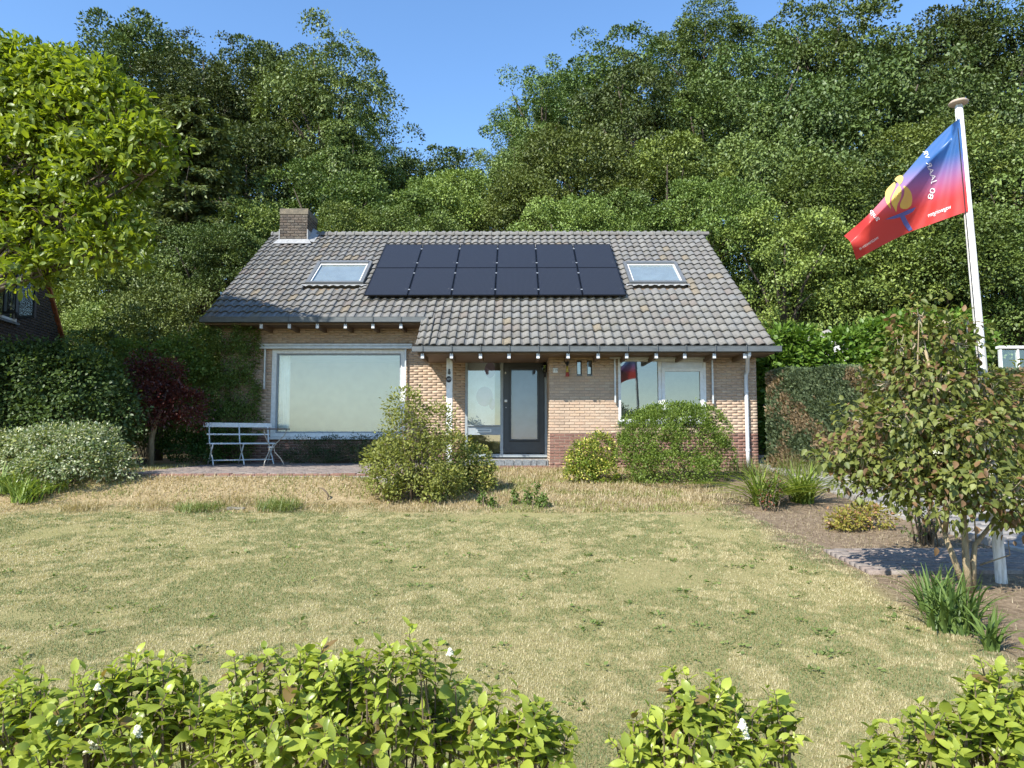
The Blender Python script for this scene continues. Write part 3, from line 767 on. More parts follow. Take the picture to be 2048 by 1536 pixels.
MB().box(gx0 + .03, gx1 - .03, YL + .035, YL + .043, gz0 + .03, gz1 - .03).build('door_pane', M['glassdoor'], door)
MB().box(gx0 + .02, gx1 - .02, YL + .064, YL + .068, gz0 + .02, gz1 - .02).build('frosted_backing', M['blind'], door)
p = at(1012, 802, YL); MB().bbox(p.x - .035, p.x + .03, YL - .03, YL + .02, p.z - .03, p.z + .03, .008).build('door_knob', M['white'], door)
p = at(1012, 815, YL); MB().lathe([(.012, 0), (.012, .012), (.006, .016)], (p.x, YL + .02, p.z), 12, Matrix.Rotation(math.pi / 2, 4, 'X')).build('lock_cylinder', M['alu'], door)
p = at(1011, 746, YL); MB().bbox(p.x - .014, p.x + .014, YL + .006, YL + .02, p.z - .022, p.z + .022, .006).build('door_viewer', M['white'], door)
# doorstep of stone pieces and soldier bricks
stp = hb(MB().box(-1.25, .73, 15.72, YL + .02, 1.0, 1.135), 'doorstep', M['concrete'])
x = -1.25
while x < .7:
    w = random.uniform(.12, .26); w = min(w, .725 - x)
    z0 = 1.0; k = MB().add([(x + .006, 15.695, 1.0 + .01), (x + w - random.uniform(.0, .02), 15.69, 1.0 + random.uniform(.005, .02)), (x + w - .006, 15.692, 1.135 - random.uniform(0, .02)), (x + random.uniform(0, .03), 15.695, 1.14), (x + .006, 15.76, 1.01), (x + w - .006, 15.76, 1.01), (x + w - .006, 15.76, 1.139), (x + .006, 15.76, 1.142)], [(0, 1, 2, 3), (3, 2, 6, 7), (1, 5, 6, 2), (0, 3, 7, 4)])
    k.build('step_stone', M['stone'], stp); x += w
x = -1.6; sb_me = MB().bbox(0, .06, 0, .11, 0, .09, .004).mesh('soldier_brick', M['plinth'])
while x < .95:
    o = link(bpy.data.objects.new('soldier_brick', sb_me), stp); o.location = (x, 15.36 + random.uniform(-.006, .006), .93 + random.uniform(-.008, .006)); x += .066
# awnings (rolled up)
def awning(x0, x1, z0, z1, yw, arm_px, arm_z, crank=None):
    aw = hb(MB().bbox(x0, x1 - .03, yw - .115, yw - .012, (z0 + z1) / 2 + .008, z1, .015).bbox(x0 - .02, x1, yw - .135, yw - .09, z0, (z0 + z1) / 2 - .012, .012).box(x0 + .02, x1 - .04, yw - .1, yw - .03, z0 + .01, (z0 + z1) / 2 + .01), 'awning', M['awning'])
    for x, z in arm_px: MB().bbox(x - .016, x + .016, yw - .10, yw - .06, z, z0, .006).build('awning_arm', M['awning'], aw)
    if crank:
        x, za = crank; MB().tube([(x, yw - .09, z0 + .02), (x + .02, yw - .10, (z0 + za) / 2), (x + .08, yw - .08, za)], .009, 6).build('crank_rod', M['drytwig'], aw)
    return aw
awning(at(521, 690, YL - .1).x, at(827, 690, YL - .1).x, at(600, 698, YL - .1).z, at(600, 687, YL - .1).z, YL, [(at(532, 740, YL).x, at(532, 779, YL).z), (at(812, 740, YL).x, at(812, 800, YL).z)], (at(825, 700, YL).x, 1.9))
awning(at(1221, 710, YR - .1).x, at(1430, 710, YR - .1).x, at(1300, 717.5, YR - .1).z, at(1300, 708, YR - .1).z, YR, [(at(1229, 760, YR).x, at(1229, 806, YR).z), (at(1423, 760, YR).x, at(1423, 808, YR).z)], (at(1426, 720, YR).x, 2.0))
# rooms behind the glass
def room(x0, x1, y0, y1, z0, z1, name):
    m_ = MB().add([(x0, y0, z0), (x1, y0, z0), (x1, y1, z0), (x0, y1, z0), (x0, y0, z1), (x1, y0, z1), (x1, y1, z1), (x0, y1, z1)], [(4, 7, 6, 5), (1, 5, 6, 2), (2, 6, 7, 3), (3, 7, 4, 0)])
    o = hb(m_, name, M['plaster']); MB().add([(x0, y0, z0), (x1, y0, z0), (x1, y1, z0), (x0, y1, z0)], [(0, 1, 2, 3)]).build('room_floor', M['floor_in'], o); return o
lr = room(-6.6, -1.35, YL + .26, 19.8, 1.1, 3.72, 'living_room')
room(-1.2, .72, YL + .26, 20, 1.1, 3.55, 'hallway')
room(1.0, 4.95, YR + .26, 19, 1.1, 3.4, 'front_room')
cr = empty('curtain', (at(568, 780, 16.75).x, 16.78, 1.7), 'white gathered curtain hanging inside left edge of picture window', 'curtain')
mm = MB(); nn = 40
for i in range(nn + 1):
    xx = -.17 + .30 * i / nn; yy = .03 * math.sin(i * 1.15) + .01 * math.sin(i * 2.7)
    mm.v += [(xx, yy, -.02), (xx * .9, yy * .8, 1.86)]
mm.f += [(2 * i, 2 * i + 2, 2 * i + 3, 2 * i + 1) for i in range(nn)]
mm.build('cloth', M['curtain'], cr, True)
MB().tube([(-.25, 0, 1.88), (.3, 0, 1.88)], .012, 8).build('curtain_rail', M['alu'], cr)

# --- small things on the front
def text_mesh(body, size, font_extrude=0):
    cu = bpy.data.curves.new('t', 'FONT'); cu.body = body; cu.size = size; cu.align_x = 'CENTER'; cu.align_y = 'CENTER'; cu.resolution_u = 3; cu.fill_mode = 'FRONT'
    o = bpy.data.objects.new('t', cu); COL.objects.link(o)
    dg = bpy.context.evaluated_depsgraph_get(); me = bpy.data.meshes.new_from_object(o.evaluated_get(dg))
    bpy.data.objects.remove(o); bpy.data.curves.remove(cu)
    return me
M['ink'] = pmat('black_enamel', (.015, .015, .015), .4)
p = at(1110.5, 741, YR)
pl = empty('house_number', (p.x, YR - .02, p.z), 'small white enamel house number plate 119 right of the front door', 'number plate')
MB().bbox(-.052, .052, -.012, 0, -.05, .05, .006).build('plate', M['white'], pl)
tm = text_mesh('119', .082); tm.transform(Matrix.Rotation(math.pi / 2, 4, 'X')); tm.materials.clear(); tm.materials.append(M['ink'])
o = link(bpy.data.objects.new('numeral', tm), pl); o.location = (0, -.0145, 0); o.scale = (.85, 1, 1)
p = at(898, 759, YR)
pl = empty('porch_sign', (p.x, YR - .055, p.z), 'dark oval number plaque 119 fixed to the white porch post', 'plaque')
MB().lathe([(.07, 0), (.07, .012), (.055, .02)], (0, 0, 0), 22, Matrix.Rotation(math.pi / 2, 4, 'X') @ Matrix.Diagonal((.8, 1, 1, 1))).build('plate', M['rubber'], pl)
tm = text_mesh('119', .06); tm.transform(Matrix.Rotation(math.pi / 2, 4, 'X')); tm.materials.clear(); tm.materials.append(M['white'])
o = link(bpy.data.objects.new('numeral', tm), pl); o.location = (0, -.0225, 0)
p = at(899, 744, YR)
pl = empty('bell_ornament', (p.x, YR - .055, p.z), 'small grey metal ornament on the porch post above the plaque', 'ornament')
MB().lathe([(.012, -.06), (.026, -.05), (.03, -.01), (.018, .02), (.022, .05), (.008, .06)], (0, -.02, 0), 12).build('body', M['zinc'], pl, True)
# lantern by the door
p = at(1089, 740, YL - .1)
ln = empty('door_lantern', (p.x, YL - .06, p.z), 'black wall lantern on the right of the front door frame', 'lantern')
MB().bbox(-.03, .03, .03, .055, -.16, .16, .006).build('backplate', M['black'], ln)
MB().tube([(0, .04, -.12), (0, -.06, -.16), (0, -.1, -.10), (0, -.1, -.06)], .012, 8).build('arm', M['black'], ln, True)
MB().lathe([(.045, -.06), (.07, .10), (.05, .12)], (0, -.1, 0), 6).build('glass_shade', glassmat('lantern_glass', .1, 0, (.5, .5, .5)), ln)
cg = MB()
for k in range(6):
    a_ = k * math.pi / 3; cg.tube([(.047 * math.cos(a_), -.1 + .047 * math.sin(a_), -.06), (.072 * math.cos(a_), -.1 + .072 * math.sin(a_), .10)], .006, 5)
cg.build('cage', M['black'], ln)
MB().lathe([(.085, .10), (.075, .115), (.03, .17), (.012, .18), (.016, .20), (.004, .215)], (0, -.1, 0), 12).build('cap', M['black'], ln)
p = at(1134, 740, YR)
bf = empty('wall_lamp', (p.x, YR - .02, p.z), 'black bracket lamp with tapering yellow and red glass on the brick wall', 'lamp')
MB().lathe([(.04, -.01), (.045, .0), (.04, .012)], (0, 0, .16), 14, Matrix.Rotation(math.pi / 2, 4, 'X')).build('bracket', M['black'], bf)
MB().tube([(0, 0, .16), (0, -.05, .16), (0, -.07, .12)], .014, 8).build('arm', M['black'], bf)
MB().lathe([(.012, .13), (.03, .12), (.02, .08)], (0, -.07, 0), 14).build('holder', M['black'], bf)
MB().lathe([(.018, .085), (.026, .0), (.034, -.06)], (0, -.07, 0), 16).build('upper_glass', pmat('yellow_glass', (.45, .33, .06), .2), bf, True)
MB().lathe([(.034, -.061), (.042, -.14), (.044, -.15)], (0, -.07, 0), 16).build('lower_glass', pmat('red_glass', (.40, .07, .05), .2), bf, True)
p = at(844, 704, 15.2)
sp_ = empty('spot_lamp', (p.x, 15.15, p.z), 'tiny white spot lamp under left end of the lower gutter', 'lamp')
MB().lathe([(.03, -.06), (.035, .0), (.02, .03)], (0, 0, 0), 12).build('shade', M['white'], sp_); MB().tube([(0, 0, .02), (.0, .02, .14)], .01, 6).build('stem', M['black'], sp_)

# ------------------------------------------------------------------ leaves
def norm(v): return v / np.maximum(np.linalg.norm(v, axis=-1, keepdims=True), 1e-9)
# templates: x across, y along the leaf (0..1), z off the leaf
T_RH = (np.array([(0, 0, 0), (-.28, .45, .05), (0, 1, -.03), (.28, .45, .05)]), np.array([(0, 3, 2), (0, 2, 1)]))
T_OV = (np.array([(0, 0, 0), (-.24, .25, .05), (-.27, .6, .04), (0, 1, -.06), (.27, .6, .04), (.24, .25, .05)]), np.array([(0, 5, 4), (0, 4, 3), (0, 3, 2), (0, 2, 1)]))
T_RD = (np.array([(0, 0, 0), (-.26, .2, .08), (-.33, .48, .09), (-.19, .8, .0), (0, 1.05, -.16), (.19, .8, 0), (.33, .48, .09), (.26, .2, .08), (0, .5, 0)]),
        np.array([(0, 8, 1), (1, 8, 2), (2, 8, 3), (3, 8, 4), (4, 8, 5), (5, 8, 6), (6, 8, 7), (7, 8, 0)])[:, ::-1])
def long_leaf(w=.24, curl=.22, fold=.10, n=6):
    v = []; f = []
    for i in range(n + 1):
        t = i / n; ww = w * math.sin(math.pi * min(1, t * .93 + .07)) ** .75 * (1 if t < 1 else 0); z = -curl * t * t; y = t * (1 - .12 * curl * t)
        v += [(-ww, y, z + fold * ww * 2.2), (0, y, z), (ww, y, z + fold * ww * 2.2)]
    for i in range(n):
        a = i * 3
        for k in (0, 1): f += [(a + k, a + k + 1, a + k + 4), (a + k, a + k + 4, a + k + 3)]
    return np.array(v), np.array(f)
T_LG = long_leaf()
T_LP = long_leaf(.27, .30, .10, 4)

def basis(d, n):
    d = norm(d); n = norm(n - d * (n * d).sum(-1, keepdims=True)); s = np.cross(d, n)
    return np.stack([s, d, n], -1)
def scatter(T, pos, d, n, size, col, jw=.15, r=None):
    r = r or rng; tv_, tf_ = T; N = len(pos)
    B = basis(d, n); L = tv_[None] * size[:, None, None] * np.stack([1 + r.normal(0, jw, N), np.ones(N), np.ones(N)], -1)[:, None, :]
    V = np.einsum('nij,nkj->nki', B, L) + pos[:, None, :]
    F = tf_[None] + (np.arange(N) * len(tv_))[:, None, None]
    return V.reshape(-1, 3), F.reshape(-1, tf_.shape[1]), np.repeat(col, len(tv_), 0)
def rdir(n, r): return norm(r.normal(size=(n, 3)))
def cmix(a, b, t): return np.array(a)[None] * (1 - t[:, None]) + np.array(b)[None] * t[:, None]

def clumps(lobes, nc, r, up=.25, inner=.62, zmin=None):
    """clump centres and outward directions on a set of ellipsoids (cx,cy,cz,rx,ry,rz)"""
    lb = np.array(lobes, float); w = lb[:, 3] * lb[:, 5] + lb[:, 4] * lb[:, 5] + lb[:, 3] * lb[:, 4]
    k = r.choice(len(lb), nc, p=w / w.sum()); dd = rdir(nc, r); dd[:, 2] += up; dd = norm(dd)
    rad = inner + (1 - inner) * r.random(nc) ** .5
    c = lb[k, :3] + dd * lb[k, 3:6] * rad[:, None]; o = norm(dd / lb[k, 3:6])
    if zmin is not None:
        m_ = c[:, 2] > zmin; c = c[m_]; o = o[m_]
    return c, o

def foliage(lobes, nc, per, cr, leaf, T, ca, cb, r, up=.25, inner=.62, droop=.25, zmin=None, flat=.5, sun_up=.9, var=.5, cc=None, pc=0.0, on=.8, nj=.5):
    c, o = clumps(lobes, nc, r, up, inner, zmin); nc = len(c); N = nc * per
    k = np.repeat(np.arange(nc), per)
    off = r.normal(size=(N, 3)) * cr * (0.6 + .8 * r.random(nc))[k][:, None]
    off -= o[k] * (off * o[k]).sum(-1, keepdims=True) * flat
    pos = c[k] + off
    d = norm(o[k] * .7 + norm(off) * .7 + r.normal(size=(N, 3)) * .45 - np.array([0, 0, droop]))
    n = norm(np.array([0, 0, sun_up]) + o[k] * on + r.normal(size=(N, 3)) * nj)
    t = np.clip(r.random(nc)[k] * var + r.random(N) * (1 - var), 0, 1)
    col = cmix(ca, cb, t)
    if cc is not None and pc > 0:
        pick = r.random(N) < pc * (.3 + 1.4 * r.random(nc)[k]); col[pick] = np.array(cc) * (.7 + .6 * r.random((pick.sum(), 1)))
    size = leaf * (.65 + .6 * r.random(N))
    if zmin is not None:
        kz = pos[:, 2] > zmin; pos, d, n, size, col = pos[kz], d[kz], n[kz], size[kz], col[kz]
    return scatter(T, pos, d, n, size, col, r=r), c, o

def shell(lobes, nc, per, cr, leaf, T, ca, cb, r, up=.35, inner=.8, zmin=None, cc=None, pc=0., droop=.35, nj=.32, squash=.75, var=.45):
    """crown built of many small boughs: each bough is a leafy dome, bright on top and hollow below"""
    c, o = clumps(lobes, nc, r, up, inner, zmin); nc = len(c); N = nc * per; k = np.repeat(np.arange(nc), per)
    ax = norm(o * .8 + np.array([0, 0, .75])); R_ = cr * r.uniform(.55, 1.35, nc)
    dd = norm(rdir(N, r) + ax[k] * .75); rad = R_[k] * (1.05 - .45 * r.random(N) ** 2)
    off = dd * rad[:, None]; off[:, 2] *= squash
    pos = c[k] + off
    d = norm(dd * .55 + rdir(N, r) * .7 + o[k] * .35 - np.array([0, 0, droop])); n = norm(dd * .9 + np.array([0, 0, .45]) + r.normal(size=(N, 3)) * nj)
    t = np.clip(r.random(nc)[k] * var + r.random(N) * (1 - var), 0, 1); col = cmix(ca, cb, t)
    if cc is not None and pc > 0:
        pick = r.random(N) < pc * (.3 + 1.4 * r.random(nc)[k]); col[pick] = np.array(cc) * (.7 + .6 * r.random((pick.sum(), 1)))
    size = leaf * (.65 + .6 * r.random(N))
    if zmin is not None:
        kz = pos[:, 2] > zmin; pos, d, n, size, col = pos[kz], d[kz], n[kz], size[kz], col[kz]
    return scatter(T, pos, d, n, size, col, r=r), c, o

LM = dict(forest=leafmat('forest_leaf', .12, .03, .5, 1.15), shrub=leafmat('shrub_leaf', .35, .02, .5), glossy=leafmat('glossy_leaf', .30, .022, .45),
          magnolia=leafmat('magnolia_leaf', .52, .03, .42), dark=leafmat('dark_leaf', .22, .02, .45), needle=leafmat('needle_leaf', .2, .03, .5, .5), maple=leafmat('maple_leaf', .35, .04, .45, tint=(1.3, .7, .6)),
          blade=leafmat('grass_blade', .3, .03, .5), privet=leafmat('privet_leaf', .42, .03, .36))

def tree_proto(h, rad, nlobe, nc, per, leaf, ca, cb, seed, T=T_RH, cr=.42, vert=1.2, droop=.25, lo=.30, hi=.52):
    """crown mesh centred on its own middle (half height rad*vert) + trunk mesh of height h standing at the origin"""
    r = np.random.default_rng(seed); lobes = []
    for i in range(nlobe):
        zz = 1 - 2 * (i + .5) / nlobe; a = i * 2.4 + r.uniform(-.4, .4); q = math.sqrt(max(0, 1 - zz * zz)); s = rad * r.uniform(lo, hi); k = (1 - s / rad) * r.uniform(.85, 1.25)
        lobes.append((q * math.cos(a) * rad * k, q * math.sin(a) * rad * k, zz * rad * vert * k, s, s, s * .85))
    for i in range(1): lobes.append((r.normal(0, .2) * rad, r.normal(0, .2) * rad, r.uniform(-.3, .4) * rad, rad * .6, rad * .6, rad * .6))
    (V, F, C), c, o = shell(lobes, nc, per, cr, leaf, T, ca, cb, r, droop=droop)
    mb = MB(); tr = .018 * h + .03
    mb.tube([(0, 0, -.8), (tr * .3, 0, h * .3), (0, tr * .4, h * .6), (tr, 0, h * .9)], [tr * 1.25, tr, tr * .7, tr * .2], 8)
    lm = MB()
    for L in lobes: lm.tube([(0, 0, -rad * vert * .7), (L[0] * .5, L[1] * .5, L[2] * .5 - rad * .2), (L[0], L[1], L[2])], [tr * .5, tr * .3, tr * .08], 5)
    return np_mesh('crown', V, F, LM['forest'], C), mb.mesh('trunk', M['bark'], True), lm.mesh('limbs', M['bark'], True)

DKG, MDG, LTG = (.022, .052, .012), (.05, .105, .020), (.095, .165, .032)
PROTO = dict(
    oak=[tree_proto(17, 4.2, 15, 270, 150, .175, (.030, .054, .014), (.118, .165, .036), s, cr=.74) for s in (1, 2)],
    ash=[tree_proto(16, 3.8, 16, 270, 150, .155, (.044, .078, .020), (.165, .222, .056), s, cr=.64, vert=1.35, droop=.6) for s in (3, 4)],
    maple=[tree_proto(10, 3.2, 14, 250, 150, .125, (.052, .09, .018), (.195, .258, .052), s, cr=.55, vert=1.1) for s in (5, 6)],
    shrub=[tree_proto(5, 2.3, 13, 270, 110, .092, (.075, .125, .028), (.21, .28, .066), s, cr=.35, vert=1.0) for s in (7, 8)],
)
PDIM = dict(oak=(17, 4.2, 1.2), ash=(16, 3.8, 1.35), maple=(10, 3.2, 1.1), shrub=(5, 2.3, 1.0))
def place_tree(kind, px, py, hw, Y, label, v=0, name='forest_tree', cat='tree', group='trees on the hillside behind the house'):
    p = at(px, py, Y); g = float(H(p.x, Y)); hp, rp_, vt = PDIM[kind]
    crown, trunk, limbs = PROTO[kind][v % len(PROTO[kind])]
    e = empty(name, (p.x, Y, g), label, cat, group, rz=random.uniform(0, 6.28))
    s_ = 1.28 * hw / FPX * Y / rp_; ht = p.z - g
    c = link(bpy.data.objects.new('crown', crown), e); c.scale = (s_, s_, s_ * random.uniform(.95, 1.15)); c.location = (0, 0, ht - rp_ * vt * s_)
    c = link(bpy.data.objects.new('limbs', limbs), e); c.scale = (s_, s_, s_); c.location = (0, 0, ht - rp_ * vt * s_)
    t = link(bpy.data.objects.new('trunk', trunk), e); t.scale = (s_, s_, (ht - rp_ * vt * s_ * .5) / hp)
    return e

FT = [
    # left wood
    ('oak', 285, 35, 135, 38, 'tall dark oak crown topmost above the magnolia'),
    ('oak', 420, 85, 110, 36, 'dark oak crown rising straight above the drooping conifer'),
    ('oak', 545, 88, 105, 40, 'dark oak crown between the tall left oak and the lighter round crown'),
    ('ash', 655, 78, 120, 36, 'broad lighter green crown above the chimney'),
    ('ash', 712, 215, 75, 35, 'shoulder of foliage at the left side of the sky gap'),
    ('oak', 170, 118, 110, 42, 'far dark crown showing between magnolia and sky'),
    ('oak', 40, 110, 130, 40, 'dark crown filling behind the magnolia top at the left edge'),
    ('oak', 820, 285, 110, 44, 'lower dark treetop at the foot of the sky gap left'),
    ('ash', 925, 310, 90, 46, 'small spiky treetop in the middle of the sky gap'),
    ('oak', 760, 300, 90, 40, 'dark tree just right of the lighter round crown'),
    ('oak', 500, 230, 130, 33, 'dark tree filling behind the right side of the drooping conifer'),
    ('oak', 270, 260, 130, 32, 'shadowed tree behind the right edge of the magnolia'),
    ('oak', 90, 300, 150, 30, 'shadowed tree behind the lower magnolia boughs'),
    ('maple', 650, 318, 110, 28, 'bright green young tree right behind the chimney'),
    ('maple', 545, 400, 90, 26, 'small tree tucked behind the chimney left side'),
    ('maple', 775, 365, 105, 28, 'yellow green bushy crown above the left end of the solar panels'),
    ('maple', 880, 372, 100, 30, 'rounded green crown above the middle of the ridge'),
    ('maple', 960, 335, 90, 32, 'green crown below the sky gap right of centre'),
    ('maple', 690, 410, 90, 25, 'low leafy crown just above the ridge right of the chimney'),
    ('maple', 830, 415, 90, 25, 'low yellow green crown just above the ridge by the panels'),
    ('maple', 270, 490, 120, 21.5, 'pale green tree standing left behind the house gable'),
    ('maple', 410, 440, 90, 22.5, 'light green tree beside the left roof verge'),
    ('shrub', 480, 470, 75, 23, 'light shrub showing at the top of the left roof verge'),
    ('shrub', 220, 600, 95, 19, 'grey green shrub right of the neighbour gable'),
    ('shrub', 330, 590, 110, 18.5, 'leafy shrub filling between neighbour gable and roof corner'),
    ('maple', 110, 440, 120, 25, 'deeply shaded tree behind the neighbour gable'),
    # right wood
    ('ash', 1085, 122, 95, 37, 'tree at the right side of the sky gap with rounded top'),
    ('oak', 1215, 68, 110, 41, 'round crown behind the tree beside the sky gap'),
    ('oak', 1400, 12, 95, 46, 'tall thin crown standing out against the sky right of centre'),
    ('oak', 1640, -5, 130, 46, 'highest dark crown at the top of the right wood'),
    ('ash', 1520, 75, 120, 41, 'crown between the tall thin one and the highest one'),
    ('ash', 1720, 100, 170, 36, 'broad pale green crown above and left of the flagpole'),
    ('oak', 1890, 18, 120, 44, 'dark crown behind the top of the flagpole'),
    ('oak', 2020, 22, 120, 42, 'dark crown at the top right corner'),
    ('ash', 1265, 130, 115, 34, 'large leafy crown right of the sky gap in the second row'),
    ('ash', 1035, 268, 70, 33, 'low rounded crown jutting into the sky gap from the right'),
    ('oak', 1400, 150, 120, 35, 'dark crown in the second row above the right roof window'),
    ('ash', 1920, 130, 150, 33, 'wide leafy crown behind the flag'),
    ('maple', 1180, 255, 125, 29.5, 'full round tree behind the right half of the solar panels'),
    ('maple', 1330, 270, 125, 29, 'full tree above the right end of the ridge'),
    ('maple', 1070, 340, 95, 28.5, 'green tree above the centre right of the ridge'),
    ('ash', 1540, 250, 140, 29, 'tall leafy tree right of the roof verge'),
    ('ash', 1720, 290, 150, 28, 'tall leafy tree behind the flag tip'),
    ('ash', 2010, 210, 150, 28.5, 'leafy tree right of the flagpole at the picture edge'),
    ('maple', 1240, 385, 95, 26, 'low bright crown above the ridge near the right roof window'),
    ('maple', 1120, 400, 90, 25, 'low crown just above the middle right ridge'),
    ('maple', 1400, 370, 105, 25.5, 'shaded tree right at the end of the ridge'),
    ('maple', 1560, 420, 120, 24, 'dark leafy tree beside the right roof verge'),
    ('maple', 1720, 460, 130, 25, 'tree above the laurel hedge below the flag'),
    ('maple', 1890, 400, 140, 24.5, 'tree behind the flagpole at mid height'),
    ('maple', 2040, 430, 130, 24, 'tree at the right edge above the white greenhouse'),
    ('maple', 1640, 330, 120, 27, 'leafy tree between roof verge and flag tip'),
    ('maple', 1830, 240, 130, 30, 'leafy crown right above the flag emblem'),
]
for i, (k, px, py, hw, Y, lab) in enumerate(FT): place_tree(k, px, py, hw, Y, lab, i)
# deep shade of the wood: closed undergrowth on the slope
r = np.random.default_rng(77); N = 26000
x = r.uniform(-26, 26, N); y = r.uniform(24, 50, N)
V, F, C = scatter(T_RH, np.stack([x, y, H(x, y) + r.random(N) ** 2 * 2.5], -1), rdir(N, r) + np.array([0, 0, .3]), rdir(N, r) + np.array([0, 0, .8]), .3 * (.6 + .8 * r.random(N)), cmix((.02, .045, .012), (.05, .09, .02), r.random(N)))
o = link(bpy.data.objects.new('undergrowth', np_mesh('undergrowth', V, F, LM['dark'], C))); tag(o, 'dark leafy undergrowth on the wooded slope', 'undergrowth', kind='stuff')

# ------------------------------------------------------------------ drooping feathery conifer on the left
def dawn_redwood():
    r = np.random.default_rng(21); p = at(385, 205, 25); g = float(H(p.x, 25)); h = p.z - g
    e = empty('drooping_conifer', (p.x, 25, g), 'tall feathery conifer with drooping olive sprays behind the house gable', 'tree')
    MB().tube([(0, 0, -.4), (.15, .1, h * .25), (-.1, .2, h * .42), (.12, .1, h * .58), (-.12, .25, h * .75), (.05, .1, h)], [.2, .17, .14, .10, .05, .01], 8).build('trunk', M['bark'], e, True)
    Ps = []; Ds = []; bm_ = MB()
    for i in range(110):
        t = .22 + .78 * (i / 110) ** .9; z = h * t; a = i * 2.399 + r.uniform(-.3, .3); L = (2.5 * (1 - t) ** .6 + .8) * r.uniform(.75, 1.1)
        pts = [np.array([0, 0, z])]
        for q in range(1, 6):
            s = q / 5; pts.append(np.array([math.cos(a) * L * s, math.sin(a) * L * s, z + .35 * L * (s - 1.25 * s * s)]))
        bm_.tube(pts, [.05, .04, .03, .022, .015, .006], 4)
        for q in range(1, 6):
            nn_ = 20
            for w in range(nn_):
                s = q - 1 + (w + 1) / nn_; i0 = min(int(s), 4); b_ = pts[i0] + (pts[i0 + 1] - pts[i0]) * (s - i0)
                side = 1 if w % 2 else -1; dd = np.array([-math.sin(a) * side, math.cos(a) * side, -.55]) + np.array([math.cos(a), math.sin(a), 0]) * .6 + r.normal(0, .3, 3)
                dd /= np.linalg.norm(dd); ln_ = r.uniform(.2, .5)
                for k in range(4): Ps.append(b_ + dd * ln_ * (k + .5) / 4 + r.normal(0, .03, 3)); Ds.append(dd + r.normal(0, .3, 3))
    bm_.build('branch_frame', M['bark'], e)
    Ps = np.array(Ps); Ds = np.array(Ds); N = len(Ps)
    V, F, C = scatter(T_RH, Ps, Ds, np.array([0, 0, 1.]) + r.normal(0, .5, (N, 3)), .17 * (.7 + .6 * r.random(N)), cmix((.085, .12, .038), (.165, .19, .065), r.random(N)))
    link(bpy.data.objects.new('sprays', np_mesh('sprays', V, F, LM['needle'], C)), e)
    MB().tube([(.1, -.3, h * .60), (.3, -.8, h * .66), (.32, -1.0, h * .71), (.62, -1.4, h * .76)], [.045, .035, .028, .008], 6).build('bare_branch', M['bark'], e, True)
dawn_redwood()

# ------------------------------------------------------------------ magnolia at the left edge
def magnolia():
    r = np.random.default_rng(31); DY = 3.7
    root = Vector((-11.2, 12.4, float(H(-11.2, 12.4))))
    e = empty('magnolia_tree', root, 'magnolia with large bright yellow green leaves at the left edge', 'tree')
    L = []   # lobes from the silhouette: px,py,halfwidth px
    for px, py, rr_, yy in ((40, 150, 70, 8.9), (100, 190, 75, 8.7), (20, 230, 90, 8.8), (200, 190, 60, 8.5), (240, 240, 65, 8.3), (150, 270, 90, 8.6), (290, 300, 50, 8.2), (320, 285, 28, 8.1), (70, 330, 110, 8.6), (200, 350, 85, 8.3), (290, 350, 40, 8.2), (10, 430, 90, 8.6), (120, 440, 90, 8.3), (220, 450, 60, 8.2), (60, 500, 55, 8.1), (170, 510, 50, 8.1), (230, 500, 40, 8.1), (85, 550, 28, 8.0), (55, 560, 22, 8.0), (-80, 260, 150, 9.0), (-120, 400, 140, 8.7), (-60, 120, 80, 8.9), (130, 140, 30, 8.7), (180, 145, 22, 8.6)):
        yy += DY
        q = at(px, py, yy) - root; s = rr_ / FPX * yy * .86; L.append((q.x, q.y, q.z, s, s * .9, s * .82))
    (V, F, C), c, o = shell(L, 1000, 24, .32, .165, long_leaf(.19, .25, .10, 4), (.085, .14, .018), (.32, .38, .032), r, up=.3, inner=.55, droop=.15, nj=.45)
    link(bpy.data.objects.new('foliage', np_mesh('foliage', V, F, LM['magnolia'], C, True)), e)
    mb = MB(); top = Vector((1.0, 0, 3.0))
    mb.tube([(0, 0, -.3), (.1, .05, 1.2), top], [.20, .16, .13], 10)
    for l_ in L: mb.tube([top - Vector((0, 0, .3)), Vector((l_[0] * .5 + .2, l_[1] * .5, (l_[2] + 2.5) / 2 + .1)), Vector(l_[:3])], [.07, .045, .015], 6)
    mb.build('trunk', M['bark'], e, True)
    tw = MB()
    for i in range(0, len(c), 2):
        b = Vector(c[i]); k = min(L, key=lambda q: (Vector(q[:3]) - b).length); tw.tube([Vector(k[:3]), (Vector(k[:3]) + b) / 2 + Vector((0, 0, -.05)), b], [.014, .01, .005], 4)
    tag(tw.build('twigs', M['twig'], e), kind='stuff')
magnolia()

